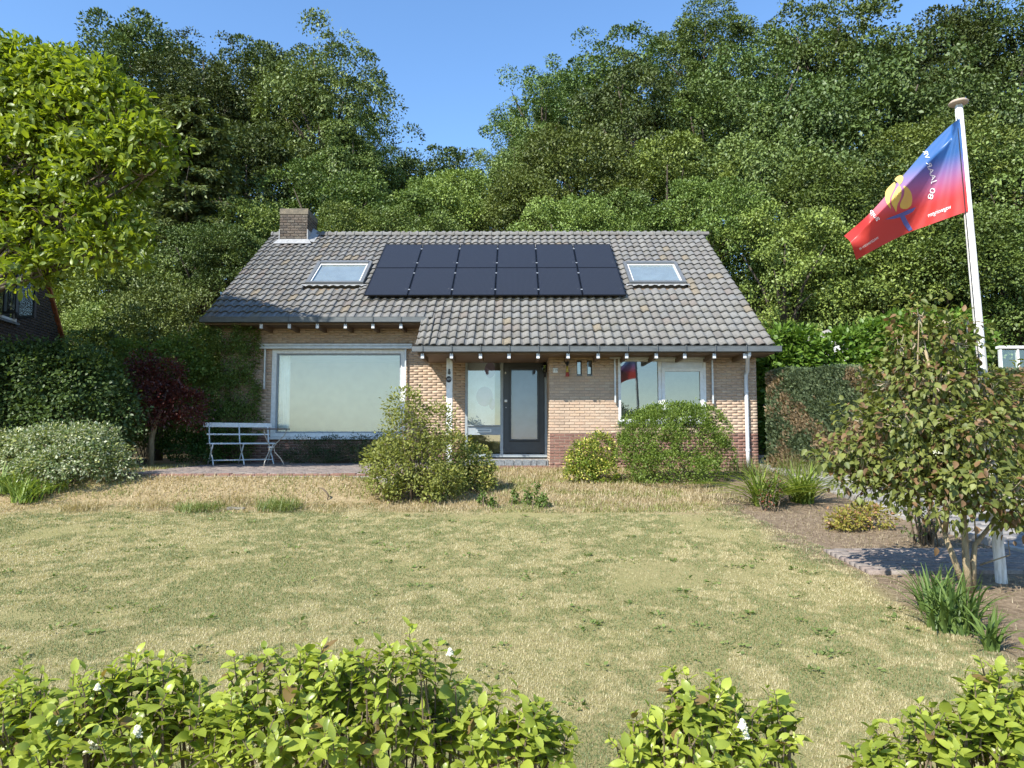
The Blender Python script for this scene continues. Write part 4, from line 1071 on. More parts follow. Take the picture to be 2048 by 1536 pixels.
# ------------------------------------------------------------------ shrubs
def shrub(name, label, cat, base, lobes, nc, per, cr, leaf, T, ca, cb, mat, seed, stems=8, stemmat='twig', zmin=.02, group=None, flowers=None, **kw):
    """lobes relative to the base; stems run from the base into the lobes"""
    r = np.random.default_rng(seed); base = Vector(base)
    e = empty(name, base, label, cat, group)
    (V, F, C), c, o = foliage(lobes, nc, per, cr, leaf, T, ca, cb, r, zmin=zmin, **kw)
    link(bpy.data.objects.new('foliage', np_mesh('foliage', V, F, LM[mat], C)), e)
    if stems:
        mb = MB()
        for i in range(stems):
            k = int(r.integers(len(c))); q = c[k]; s = r.normal(0, .06, 2)
            mb.tube([(s[0], s[1], -.05), (q[0] * .45 + s[0], q[1] * .45 + s[1], q[2] * .5), tuple(q)], [.012, .009, .003], 5)
        mb.build('stems', M[stemmat], e)
    if flowers:
        fm, n_, sz = flowers; mb = MB()
        for i in range(n_):
            k = int(r.integers(len(c))); q = Vector(c[k] + o[k] * cr * 1.2)
            for w in range(5):
                a_ = w * 1.257 + r.random(); d_ = Vector((math.cos(a_), math.sin(a_), .4)); s_ = d_.cross(Vector((0, 0, 1))).normalized() * sz * .35
                mb.add([q, q + d_ * sz * .6 - s_, q + d_ * sz, q + d_ * sz * .6 + s_], [(0, 1, 2, 3)])
        mb.build('blossoms', fm, e)
    return e
M['pinkflower'] = pmat('pale_pink_petal', (.66, .45, .44), .6)
M['whiteflower'] = pmat('cream_petal', (.72, .70, .52), .6)
M['redflower'] = pmat('dark_red_bud', (.25, .05, .05), .6)

def gp(px, py): 
    p = ground(px, py); return Vector((p.x, p.y, float(H(p.x, p.y))))
def lob(base, specs):
    """specs: (px,py,halfwidth px, halfheight px, dY) -> ellipsoid relative to base"""
    out = []
    for px, py, a, b, dy in specs:
        q = at(px, py, base.y + dy); k = (base.y + dy) / FPX
        out.append((q.x - base.x, dy, q.z - base.z, a * k, a * k * .85, b * k))
    return out
# centre: arching pink flowered shrub
b = gp(830, 1000)
shrub('weigela_shrub', 'arching yellow green shrub with pale pink flowers left of the porch post', 'shrub', b, lob(b, [(820, 870, 60, 55, .1), (790, 930, 65, 55, -.1), (850, 930, 70, 60, -.1), (810, 815, 38, 35, .1), (870, 850, 40, 40, .2), (770, 965, 40, 35, -.2), (880, 970, 55, 40, -.1), (830, 985, 60, 25, -.25)]), 420, 26, .075, .055, T_RH, (.12, .145, .032), (.33, .34, .085), 'shrub', 41, stems=46, flowers=(M['pinkflower'], 70, .03), inner=.4, droop=.1)
# shoots of it
r = np.random.default_rng(42)
b2 = b
# two golden euonymus
b = gp(930, 985)
shrub('euonymus_bush', 'golden variegated bush left of the doorstep', 'bush', b, lob(b, [(905, 910, 45, 45, .5), (945, 930, 42, 38, .2), (930, 965, 55, 25, 0), (965, 950, 28, 30, .1)]), 300, 26, .06, .05, T_RH, (.08, .115, .022), (.21, .24, .05), 'shrub', 43, stems=10, cc=(.52, .48, .14), pc=.30)
b = gp(1175, 965)
shrub('euonymus_bush', 'bright yellow variegated bush right of the doorstep', 'bush', b, lob(b, [(1170, 920, 35, 40, .1), (1195, 905, 38, 38, .3), (1160, 950, 32, 24, 0), (1205, 945, 30, 26, 0)]), 260, 26, .055, .05, T_RH, (.07, .13, .015), (.20, .26, .03), 'shrub', 44, stems=10, cc=(.56, .52, .12), pc=.30)
# round broom-like bush under the right window
b = gp(1345, 965)
shrub('round_bush', 'big rounded fine leaved green bush under the right window', 'bush', b, lob(b, [(1345, 895, 105, 75, .2), (1300, 870, 65, 50, .2), (1395, 865, 65, 55, .3), (1345, 845, 80, 38, .3), (1430, 920, 40, 45, .2), (1270, 920, 45, 45, 0), (1345, 940, 90, 35, -.2)]), 1100, 30, .055, .042, T_RH, (.065, .115, .018), (.22, .29, .050), 'shrub', 45, stems=14, inner=.8, up=.3, droop=-.4)
# low hedge below the picture window
b = Vector((at(650, 900, 15.9).x, 15.95, 1.03))
shrub('low_hedge', 'low dark cotoneaster hedge below the picture window', 'hedge', b, lob(b, [(600, 900, 45, 26, 0), (660, 900, 50, 28, 0), (715, 898, 45, 28, 0), (770, 895, 50, 30, 0), (630, 912, 60, 16, -.1), (720, 912, 60, 18, -.1)]), 420, 24, .06, .035, T_RH, (.028, .046, .018), (.075, .105, .036), 'dark', 46, stems=50, zmin=.01)
# climber on the left wall
b = Vector((at(465, 900, 16.0).x, 16.25, 1.0))
shrub('wall_climber', 'dense dark evergreen climber covering the left wall end up to the gutter', 'climber', b, lob(b, [(465, 670, 52, 35, 0), (460, 730, 52, 45, 0), (465, 790, 55, 45, 0), (470, 850, 52, 45, 0), (450, 895, 55, 35, -.1), (490, 700, 30, 55, .05), (485, 800, 32, 60, .05)]), 900, 26, .075, .05, T_RH, (.075, .125, .03), (.20, .27, .06), 'shrub', 47, stems=12, inner=.7)
# dark red japanese maple
b = Vector((at(303, 920, 14.6).x, 14.6, 1.0))
e = shrub('red_maple', 'dark red leaved maple with bare grey stem beside the bench', 'maple', b, lob(b, [(320, 800, 60, 40, 0), (370, 810, 45, 28, 0), (290, 770, 38, 45, .1), (330, 750, 35, 30, .2), (385, 835, 30, 18, -.1), (300, 825, 40, 24, -.2), (285, 725, 25, 25, .2)]), 330, 26, .085, .06, T_RH, (.06, .015, .010), (.17, .042, .026), 'maple', 48, stems=0)
q = lambda px, py, dy=0: tuple(at(px, py, b.y + dy) - b)
MB().tube([(0, 0, -.1), q(303, 880), q(310, 850), q(322, 820), q(335, 780)], [.06, .055, .05, .03, .012], 8).tube([q(308, 856), q(296, 825), q(290, 770)], [.035, .022, .008], 7).tube([q(312, 850), q(350, 820), q(380, 825)], [.025, .015, .006], 6).build('trunk', M['barkpale'], e, True)
# variegated pale shrub
b = gp(140, 965)
shrub('variegated_shrub', 'sprawling shrub with white edged leaves in front of the ivy hedge', 'shrub', b, lob(b, [(110, 890, 75, 42, .2), (180, 890, 65, 42, .1), (60, 910, 60, 45, .2), (150, 925, 80, 35, -.1), (220, 920, 45, 35, 0), (90, 940, 60, 25, -.2), (245, 935, 30, 22, 0), (20, 900, 50, 40, .3)]), 620, 24, .075, .055, T_RH, (.09, .14, .05), (.24, .28, .12), 'shrub', 49, stems=14, cc=(.50, .52, .36), pc=.28, inner=.6)
# ivy covered hedge mass at left
b = Vector((at(110, 900, 13.2).x, 13.3, .95))
shrub('ivy_hedge', 'tall dark ivy covered hedge mass below the neighbour gable', 'hedge', b, lob(b, [(60, 760, 95, 70, 0), (170, 770, 75, 65, 0), (30, 830, 95, 75, .1), (130, 850, 110, 75, .1), (230, 830, 50, 60, .2), (60, 715, 70, 30, .1), (150, 715, 50, 30, .2)]), 900, 24, .11, .075, T_OV, (.034, .06, .02), (.11, .165, .045), 'glossy', 50, stems=12, inner=.65)
b = Vector((at(290, 880, 15.6).x, 15.6, 1.0))
shrub('garden_shrub', 'mixed light green shrub behind the red maple', 'shrub', b, lob(b, [(260, 720, 50, 40, .6), (350, 720, 55, 45, .5), (390, 760, 40, 60, .3), (240, 800, 50, 60, .2), (370, 850, 45, 45, .2), (300, 860, 60, 40, .2), (410, 720, 40, 60, .6), (200, 760, 40, 50, .5)]), 620, 24, .10, .07, T_OV, (.07, .115, .022), (.22, .30, .055), 'shrub', 51, stems=12, inner=.6)
b = Vector((at(400, 920, 15.4).x, 15.4, 1.0))
shrub('fern_clump', 'dark green ferny clump behind the left end of the bench', 'shrub', b, lob(b, [(370, 890, 45, 30, 0), (420, 890, 40, 32, 0), (395, 905, 60, 18, -.1)]), 180, 22, .07, .055, T_RH, (.025, .06, .012), (.06, .12, .02), 'dark', 52, stems=8)
# conifer hedge on the right, running along the driveway
def conifer_hedge():
    r = np.random.default_rng(61); A = np.array([5.75, 15.5]); B = np.array([9.5, 10.9]); N = 90000
    e = empty('conifer_hedge', (A[0], A[1], 1.0), 'long clipped conifer hedge with brown patches along the driveway', 'hedge')
    u_ = r.random(N); face = r.random(N); hgt = 2.02 + .10 * np.sin(u_ * 9) + .05 * np.sin(u_ * 31); nrm = np.array([-(B - A)[1], (B - A)[0]]); nrm = nrm / np.linalg.norm(nrm)
    if nrm[1] > 0: nrm = -nrm
    th = .45; v = r.random(N)
    depth = np.where(face < .72, th * (1 - .35 * r.random(N) ** 2), r.uniform(-th, th, N)); z = np.where(face < .72, v * hgt, hgt - .2 * r.random(N) ** 2)
    bul = .10 * (fbm(u_ * 7, z * 1.3, 5) - .5) * 4
    P = np.stack([A[0] + (B - A)[0] * u_ + nrm[0] * (depth + bul), A[1] + (B - A)[1] * u_ + nrm[1] * (depth + bul), z], -1); P[:, 2] += H(P[:, 0], P[:, 1])
    t = fbm(u_ * 9, z * 1.6, 9, 4); col = cmix((.07, .10, .052), (.15, .185, .09), np.clip(r.random(N), 0, 1))
    br = (t + r.normal(0, .05, N)) > .55; col[br] = cmix((.19, .135, .08), (.31, .235, .14), r.random(br.sum()))
    D = np.stack([np.full(N, nrm[0]), np.full(N, nrm[1]), np.full(N, .9)], -1) + r.normal(0, .45, (N, 3)); NN = np.stack([np.full(N, nrm[0]), np.full(N, nrm[1]), np.full(N, .3)], -1) + r.normal(0, .6, (N, 3))
    V, F, C = scatter(T_RH, P - np.array(e.location), D, NN, .075 * (.6 + .8 * r.random(N)), col)
    link(bpy.data.objects.new('foliage', np_mesh('foliage', V, F, LM['needle'], C)), e)
    mb = MB()
    for i in range(14):
        t = (i + .5) / 14; x, y = A + (B - A) * t; g = float(H(x, y)) - e.location.z
        mb.tube([(x - A[0], y - A[1], g - .1), (x - A[0], y - A[1], g + 1.0), (x - A[0], y - A[1], g + 1.9)], [.05, .04, .01], 6)
    mb.build('stems', M['bark'], e)
conifer_hedge()
# laurel shrubs behind it
for i, (specs, lab) in enumerate((
        ([(1560, 690, 45, 35, 0), (1600, 705, 50, 45, 0), (1570, 735, 55, 30, 0), (1620, 740, 40, 30, 0)], 'rounded glossy laurel bush beside the house corner'),
        ([(1690, 700, 45, 40, 0), (1750, 690, 50, 45, 0), (1710, 730, 60, 30, 0), (1800, 680, 55, 50, 0), (1780, 725, 60, 30, 0)], 'long glossy laurel bush right of the small white gable'),
        ([(1860, 675, 50, 45, 0), (1915, 670, 48, 42, 0), (1880, 720, 70, 35, 0), (1945, 695, 35, 35, 0)], 'glossy laurel bush behind the flagpole and flowering shrub'))):
    b = Vector((at(specs[0][0] + 40, 900, 18.5).x, 18.5, 1.03))
    s2 = lob(b, specs); s2 += [(q_[0], q_[1] + .2, q_[2] * .45, q_[3], q_[4], q_[2] * .5) for q_ in s2[:2]]
    shrub('laurel_bush', lab, 'laurel', b, s2, 420, 22, .13, .15, T_OV, (.07, .14, .020), (.17, .27, .040), 'glossy', 62 + i, stems=8, group='laurels behind the conifer hedge', inner=.7, droop=0)

# ------------------------------------------------------------------ viburnum-like shrub tree at right
def big_shrub():
    r = np.random.default_rng(71); b = gp(1938, 1185)
    e = empty('multi_stem_shrub', b, 'multi stemmed shrub with olive and bronze rounded leaves before the flagpole', 'shrub')
    q = lambda px, py, dy=0: Vector(at(px, py, b.y + dy) - b)
    lobes = lob(b, [(1830, 690, 45, 50, .2), (1905, 680, 45, 50, 0), (1785, 760, 55, 40, .3), (1870, 770, 70, 50, 0), (1960, 790, 45, 60, .1), (1740, 840, 60, 35, .3), (1830, 850, 70, 40, -.1), (1930, 870, 80, 50, -.2), (1700, 905, 55, 22, .3), (1780, 920, 80, 30, .1), (1870, 930, 70, 35, -.1), (1670, 925, 30, 14, .3), (1800, 975, 70, 22, .0), (1720, 960, 40, 16, .2), (1950, 960, 80, 40, -.3), (2030, 860, 60, 70, .2), (2060, 960, 70, 40, .1), (2100, 790, 60, 60, .2), (1838, 630, 22, 18, .1), (1890, 640, 18, 20, .1), (1935, 640, 18, 18, .1), (1800, 690, 20, 20, .2), (1990, 1000, 60, 20, -.3), (2050, 1030, 60, 25, -.2), (1900, 1010, 50, 25, -.3)])
    (V, F, C), c, o = foliage(lobes, 580, 13, .085, .064, T_RD, (.075, .10, .022), (.235, .255, .065), r, up=.15, inner=.2, droop=.75, flat=.3, cc=(.20, .12, .06), pc=.13)
    pts = V.reshape(-1, 9, 3); order = np.argsort(pts[:, 0, 1])            # nearest leaves become leaves of their own
    near_i = order[:220]; rest = np.setdiff1d(np.arange(len(pts)), near_i)
    Vr = pts[rest].reshape(-1, 3); Fr = (T_RD[1][None] + (np.arange(len(rest)) * 9)[:, None, None]).reshape(-1, 3); Cr = C.reshape(-1, 9, 3)[rest].reshape(-1, 3)
    o_ = link(bpy.data.objects.new('foliage', np_mesh('foliage', Vr, Fr, LM['shrub'], Cr, False)), e); tag(o_, kind='stuff')
    for k in near_i:
        link(bpy.data.objects.new('leaf', np_mesh('leaf', pts[k], T_RD[1], LM['shrub'], C.reshape(-1, 9, 3)[k])), e)
    for pp, rad_ in (([(1938, 1190), (1932, 1120), (1928, 1040), (1925, 960), (1900, 860)], .034), ([(1932, 1185), (1905, 1110), (1893, 1080), (1888, 1060), (1850, 990), (1800, 930)], .028), ([(1890, 1065), (1897, 1000), (1892, 920), (1880, 820), (1850, 700)], .022), ([(1945, 1190), (1946, 1130), (1950, 1090), (1990, 1040), (2030, 990), (2070, 900)], .026), ([(1950, 1180), (1952, 1080), (1945, 980)], .010), ([(1960, 1130), (2020, 1110), (2016, 1080)], .008), ([(1830, 900), (1834, 760), (1838, 640)], .010)):
        n_ = len(pp); MB().tube([q(px, py, .08 * math.sin(i * 1.7 + rad_ * 99)) for i, (px, py) in enumerate(pp)], [rad_ * (1 - .6 * i / (n_ - 1)) for i in range(n_)], 8).build('stem', M['barkpale'], e, True)
    tw = MB()
    for i in range(0, len(c), 1):
        t_ = Vector(c[i]); k = min(lobes, key=lambda L: (Vector(L[:3]) - t_).length); s_ = Vector(k[:3]); tw.tube([s_, (s_ + t_) / 2 - Vector((0, 0, .03)), t_], [.007, .005, .002], 4)
    for L in lobes: tw.tube([q(1915, 1010), Vector(L[:3]) * .6 + q(1915, 1010) * .4, Vector(L[:3])], [.014, .011, .006], 5)
    tag(tw.build('twigs', M['drytwig'], e), kind='stuff')
    mb = MB()
    for i in range(9):
        k = int(r.integers(len(c))); p_ = Vector(c[k] + o[k] * .1)
        for w in range(16):
            d_ = Vector(r.normal(0, .022, 3)); mb.lathe([(.001, -.005), (.006, 0), (.001, .005)], p_ + Vector((d_.x, d_.y, d_.z * .4)), 5)
    mb.build('blossoms', M['whiteflower'], e)
big_shrub()

# ------------------------------------------------------------------ strap-leaved clumps
def blade_clump(name, label, base, n_, L, w, ca, cb, seed, spread=.5, lean=1.0, cat='plant', group=None, rad=.08):
    r = np.random.default_rng(seed); e = empty(name, base, label, cat, group); Vs = []; Fs = []; Cs = []; k = 0
    for i in range(n_):
        a = r.uniform(0, 6.28); ln_ = L * r.uniform(.55, 1.1); ou = lean * r.uniform(.15, 1.0); rr_ = rad * math.sqrt(r.random()) ; a2 = r.uniform(0, 6.28)
        p0 = np.array([rr_ * math.cos(a2), rr_ * math.sin(a2), -.02]); ca_, sa_ = math.cos(a), math.sin(a); seg = 6; col = cmix(ca, cb, np.array([r.random()]))[0]
        wd = w * r.uniform(.6, 1.2); sd = np.array([-sa_, ca_, 0])
        for j in range(seg + 1):
            t = j / seg; out = ou * spread * (t ** 1.6) * ln_ * 1.3; z = ln_ * (t - .55 * ou * t ** 2.4)
            c_ = p0 + np.array([ca_ * out, sa_ * out, max(z, .01)]); ww = wd * (1 - t ** 2.2) * .5 + .0008
            Vs += [c_ - sd * ww, c_ + np.array([0, 0, -ww * .5]), c_ + sd * ww]; Cs += [col] * 3
            if j: 
                q_ = k + (j - 1) * 3
                Fs += [(q_, q_ + 1, q_ + 4, q_ + 3), (q_ + 1, q_ + 2, q_ + 5, q_ + 4)]
        k += 3 * (seg + 1)
    o_ = link(bpy.data.objects.new('blades', np_mesh('blades', np.array(Vs), np.array(Fs), LM['blade'], np.array(Cs), True)), e); tag(o_, kind='stuff')
    return e
DL = ((.09, .15, .02), (.30, .36, .06))
for i, (px, py, n_, L, lab) in enumerate(((1530, 1012, 170, .80, 'yellow green daylily clump at the lawn corner, left one'), (1605, 1005, 170, .85, 'yellow green daylily clump next to the driveway, right one'))):
    blade_clump('daylily_clump', lab, gp(px, py), n_, L, .026, *DL, 80 + i, spread=1.15, lean=1.25, group='daylilies at the lawn corner', rad=.16)
blade_clump('tall_grass_clump', 'wispy tall grass between daylilies and conifer hedge', gp(1600, 955), 240, .62, .008, (.10, .13, .035), (.26, .26, .09), 83, spread=.5, rad=.45)
blade_clump('tall_grass_clump', 'rank grass at the foot of the downpipe', gp(1500, 950), 220, .5, .009, (.09, .13, .03), (.24, .25, .08), 84, spread=.6, rad=.4)
b = gp(1540, 1022); shrub('rose_twig', 'small dark leaved rose shoot in front of the daylilies', 'plant', b, lob(b, [(1540, 985, 18, 22, 0), (1535, 1000, 22, 15, 0), (1550, 960, 10, 15, .1)]), 46, 9, .04, .035, T_OV, (.04, .055, .018), (.09, .10, .03), 'dark', 85, stems=10, cc=(.16, .05, .03), pc=.2)
for i, (px, py, n_, L, rad_, lab) in enumerate(((1905, 1260, 150, .52, .16, 'large clump of dark green strap leaves at the shrub stems'), (1985, 1300, 34, .36, .06, 'small separate tuft of strap leaves near the right edge'), (1870, 1225, 60, .48, .1, 'strap leaves leaning onto the lawn left of the shrub stems'))):
    blade_clump('iris_clump', lab, gp(px, py), n_, L, .024, (.05, .095, .022), (.15, .22, .05), 90 + i, spread=.75, lean=.95, group='strap leaved plants under the shrub', rad=rad_)
for i, (px, py, n_, L, lab) in enumerate(((55, 1003, 130, .55, 'arching pale green leaf clump below the variegated shrub'), (15, 985, 110, .6, 'darker leaf clump at the left picture edge'), (110, 985, 60, .4, 'short arching leaves at the right of the pale clump'))):
    blade_clump('daylily_clump', lab, gp(px, py), n_, L, .024, (.10, .17, .03), (.30, .38, .08), 95 + i, spread=.85, group='leaf clumps left of the bank', rad=.2)
blade_clump('crocosmia_clump', 'upright grey green sword leaves behind the variegated shrub', Vector((at(220, 900, 12.6).x, 12.6, 1.0)), 50, .75, .03, (.06, .10, .04), (.14, .19, .08), 99, spread=.25, rad=.2)
for i, (px, py, n_, L, lab) in enumerate(((560, 1018, 420, .26, 'long green grass tuft at the foot of the bank below the table'), (400, 1020, 340, .22, 'green grass tuft at the foot of the bank below the bench'), (480, 1005, 160, .2, 'dry straw tuft between the two green tufts'), (300, 1015, 130, .26, 'dry stalk tuft at the left foot of the bank'), (170, 1018, 240, .2, 'grey dry tuft under the variegated shrub edge'), (1060, 1012, 120, .16, 'short weed tuft on the bank in front of the door'), (680, 1015, 140, .18, 'straw tuft left of the pink flowered shrub'))):
    dry = i in (2, 3, 4, 6)
    blade_clump('grass_tuft', lab, gp(px, py), n_, L, .007, *(((.24, .19, .09), (.45, .37, .20)) if dry else ((.09, .14, .03), (.26, .30, .09))), 110 + i, spread=1.1, group='tufts along the foot of the bank', rad=.34)
# upright weeds in front of the door
for i, (px, py, h_) in enumerate(((1030, 1008, .20), (1055, 1010, .24), (1073, 1014, .33), (1088, 1016, .22), (965, 1012, .2), (985, 1016, .16))):
    lab = ('short leafy weed first from the pink shrub on the bank', 'leafy weed left of the tallest weed', 'tallest upright weed on the bank before the door', 'leafy weed right of the tallest weed', 'weed at the bush foot nearest the golden bush', 'low weed right of the golden bush')[i]
    b = gp(px, py); lb_ = [(0, 0, h_ * t, .05 * (1.2 - t), .05 * (1.2 - t), .05) for t in (.25, .5, .75, .95)]
    shrub('leafy_weed', lab, 'weed', b, lb_, 26, 6, .02, .045, T_LP, (.06, .11, .02), (.16, .22, .05), 'shrub', 130 + i, stems=3, group='weeds on the bank')
b = gp(1705, 1060); shrub('golden_shrub', 'low golden shrub in the soil bed beside the path', 'shrub', b, lob(b, [(1690, 1045, 35, 20, 0), (1725, 1030, 38, 20, .2), (1760, 1035, 28, 18, .1), (1680, 1060, 25, 12, -.1)]), 130, 14, .05, .05, T_RH, (.17, .16, .03), (.40, .36, .08), 'shrub', 140, stems=24, cc=(.36, .20, .10), pc=.2)
b = gp(1850, 1090); e = shrub('bare_shrub', 'half bare twiggy shrub behind the brick path', 'shrub', b, lob(b, [(1840, 1030, 60, 40, 0), (1860, 1000, 50, 40, .2)]), 60, 6, .05, .045, T_RH, (.05, .08, .02), (.12, .16, .03), 'shrub', 141, stems=46)
# curved dead leaf stalk on the bank
p = gp(655, 1000); c_ = lambda dx, dz: (p.x + dx, p.y, p.z + dz)
MB().tube([c_(0, 0), c_(.01, .06), c_(-.02, .12), c_(-.08, .17), c_(-.13, .19)], [.008, .014, .016, .012, .004], 6).build('dead_stalk', M['twig'], None, True)
tag(bpy.data.objects['dead_stalk'], 'single curved dark stalk sticking up from the bank', 'stalk')
# stones and bits along the bank foot
b = gp(472, 1019); o = MB().bbox(-.13, .13, -.05, .05, -.05, .03, .012).build('edging_stone', pmat('mossy_stone', (.20, .18, .14), .95, scale=20)); o.location = b; o.rotation_euler = (.08, .05, .1)
tag(o, 'flat edging stone at the foot of the bank between green tufts', 'stone')

# ------------------------------------------------------------------ foreground privet
def privet(name, label, specs, Y, seed, nc, nsep, shoots):
    r = np.random.default_rng(seed); b = Vector((at(specs[0][0], 1400, Y).x, Y, float(H(0, Y))))
    e = empty(name, b, label, 'hedge', 'privet plants in the foreground hedge')
    lobes = lob(b, specs)
    c, o = clumps(lobes, nc, r, up=.35, inner=.35)
    P = []; D = []; Nn = []; S = []; Cc = []; tw = MB()
    def shoot(q, dr, ln_, tone):
        u_ = np.cross(dr, [0, 0, 1.]); u_ = u_ / max(np.linalg.norm(u_), 1e-6); w_ = np.cross(u_, dr); m_ = max(3, int(ln_ / .019))
        tw.tube([tuple(q), tuple(q + dr * ln_ * .5), tuple(q + dr * ln_)], [.0026, .002, .001], 4)
        for j in range(m_):
            s = (j + .6) / m_; ax = u_ if j % 2 else w_
            for sg in (-1, 1):
                dd = dr * (.25 + .6 * s) + ax * sg * (1.2 - .6 * s) + r.normal(0, .22, 3)
                P.append(q + dr * ln_ * s); D.append(dd); Nn.append(dr * .9 - ax * sg * .35 + np.array([0, 0, .5]) + r.normal(0, .25, 3)); S.append((.056 - .022 * s * s) * r.choice([.45, .7, .9, 1.0, 1.2]) * r.uniform(.85, 1.1)); tt = np.clip(tone * .5 + .5 * s * r.random() + .15 * r.random(), 0, 1)
                if r.random() < .025: Cc.append(np.array((.22, .15, .06))); continue
                Cc.append(cmix((.15, .205, .024), (.46, .52, .085), np.array([tt]))[0])
    for i in range(len(c)):
        dr = norm(o[i] * .6 + np.array([0, 0, .9]) + r.normal(0, .35, 3)); ln_ = r.uniform(.05, .12); shoot(c[i] - dr * ln_ * .5, dr, ln_, r.random())
    for px, py, L in shoots:
        q = at(px, py, Y) - b; shoot(np.array(q) - np.array([0, 0, L]), norm(np.array([r.normal(0, .06), r.normal(0, .06), 1])), L, .95)
    P, D, Nn, S, Cc = (np.array(a_) for a_ in (P, D, Nn, S, Cc))
    V, F, C = scatter(T_LP, P, D, Nn, S, Cc, r=r); nv = len(T_LP[0]); nf = len(T_LP[1])
    pts = V.reshape(-1, nv, 3); cols = C.reshape(-1, nv, 3); order = np.argsort(pts[:, :, 1].mean(1) - pts[:, :, 2].mean(1)); nearest = order[:nsep]; rest = order[nsep:]
    o_ = link(bpy.data.objects.new('foliage', np_mesh('foliage', pts[rest].reshape(-1, 3), (T_LP[1][None] + (np.arange(len(rest)) * nv)[:, None, None]).reshape(-1, 3), LM['privet'], cols[rest].reshape(-1, 3), True)), e); tag(o_, kind='stuff')
    for k in nearest: link(bpy.data.objects.new('leaf', np_mesh('leaf', pts[k], T_LP[1], LM['privet'], cols[k], True)), e)
    for i in range(0, len(c), 2):
        q = Vector(c[i]); k = min(lobes, key=lambda L: abs(L[0] - q.x)); f_ = Vector((k[0] * .8 + q.x * .2, 0, -b.z * 0 + .25)); tw.tube([f_, (f_ + q) / 2 + Vector((r.normal(0, .02), r.normal(0, .02), 0)), q], [.0045, .0035, .002], 5)
    for L in lobes[::2]: tw.tube([(L[0], L[1], -.05), (L[0] + .02, L[1], .3), (L[0], L[1], max(L[2], .4))], [.011, .009, .005], 6)
    tw.build('stems', M['twig'], e)
    return e, c, o
def panicles(e, spots, Y, seed):
    r = np.random.default_rng(seed); 
    for px, py, s in spots:
        q = Vector(at(px, py, Y)) - e.location; mb = MB()
        for w in range(110):
            t = r.random(); rr_ = s * (1 - t * .75) * math.sqrt(r.random()); a_ = r.uniform(0, 6.28); p_ = q + Vector((rr_ * math.cos(a_), rr_ * math.sin(a_), s * 1.7 * (t - .4))); z = .0035 * r.uniform(.7, 1.3)
            mb.lathe([(.0003, -z), (z, 0), (.0003, z)], p_, 4)
        mb.build('flower_panicle', M['whiteflower'], e)
e, _, _ = privet('privet_plant', 'privet plant with white flower heads filling the lower left corner', [(120, 1455, 150, 75, 0), (30, 1440, 80, 85, .1), (260, 1420, 100, 90, 0), (330, 1390, 70, 60, .1), (170, 1510, 200, 55, -.1), (350, 1480, 130, 80, -.05), (-60, 1470, 120, 80, 0)], 2.15, 201, 250, 130, [(265, 1305, .1), (330, 1310, .09)])
panicles(e, [(185, 1490, .022), (40, 1510, .026), (275, 1465, .018), (120, 1445, .008), (195, 1375, .008)], 2.02, 1)
e, _, _ = privet('privet_plant', 'tallest foreground privet plant with a single upright shoot', [(560, 1400, 120, 85, 0), (660, 1390, 110, 80, .05), (800, 1370, 110, 75, 0), (480, 1470, 110, 75, -.05), (620, 1490, 150, 70, -.1), (770, 1470, 120, 80, 0), (880, 1450, 70, 50, .05), (900, 1520, 90, 40, 0)], 2.15, 202, 300, 150, [(825, 1245, .17), (640, 1290, .08), (475, 1305, .08), (600, 1300, .06)])
panicles(e, [(500, 1485, .012), (900, 1305, .010), (560, 1420, .010)], 2.05, 2)
privet('privet_plant', 'thin low privet plant between the taller foreground plants', [(1040, 1470, 70, 55, 0), (1000, 1500, 70, 50, 0), (1090, 1510, 70, 40, 0), (960, 1450, 50, 50, .05)], 2.1, 203, 60, 60, [(1055, 1405, .09), (1085, 1400, .07)])
e, _, _ = privet('privet_plant', 'bushy foreground privet plant right of the middle with pointed leaves', [(1390, 1430, 70, 60, 0), (1370, 1490, 120, 55, -.05), (1450, 1465, 85, 55, 0), (1290, 1510, 90, 40, 0), (1480, 1510, 100, 40, 0), (1560, 1470, 45, 60, .05)], 2.1, 204, 140, 110, [(1380, 1345, .08), (1432, 1340, .08), (1560, 1375, .12)])
panicles(e, [(1485, 1450, .014), (1490, 1470, .012)], 2.0, 3)
privet('privet_plant', 'bright yellow green privet plant in the lower right corner', [(2000, 1450, 80, 75, 0), (1920, 1490, 100, 55, 0), (2040, 1500, 100, 70, -.05), (1830, 1520, 90, 45, 0), (1960, 1390, 50, 50, .05), (1760, 1530, 60, 30, 0), (2090, 1400, 80, 90, .1)], 2.05, 205, 170, 110, [(2000, 1345, .07), (1950, 1360, .08), (1850, 1435, .06)])

# ------------------------------------------------------------------ bench and table
bp = Vector((at(482, 930, 15.3).x, 15.3, 1.045))
bench = empty('garden_bench', bp, 'white slatted folding garden bench on the terrace', 'bench', rz=R(36))
BL = 1.36
def slat(name, x0, x1, y0, y1, z0, z1, tilt=0, b=.006):
    o = MB().bbox(x0, x1, -(y1 - y0) / 2, (y1 - y0) / 2, -(z1 - z0) / 2, (z1 - z0) / 2, b).build(name, M['white'], bench); o.location = (0, (y0 + y1) / 2, (z0 + z1) / 2); o.rotation_euler[0] = tilt; return o
slat('top_rail', -BL / 2 - .04, BL / 2 + .04, .285, .31, .80, .90, -.15)
slat('back_rail', -BL / 2 + .02, BL / 2 - .02, .235, .255, .63, .665, -.15)
for k in range(6):
    slat('seat_slat', -BL / 2, BL / 2, -.22 + k * .072, -.16 + k * .072, .435 + .012 * math.sin(k * .6), .455 + .012 * math.sin(k * .6))
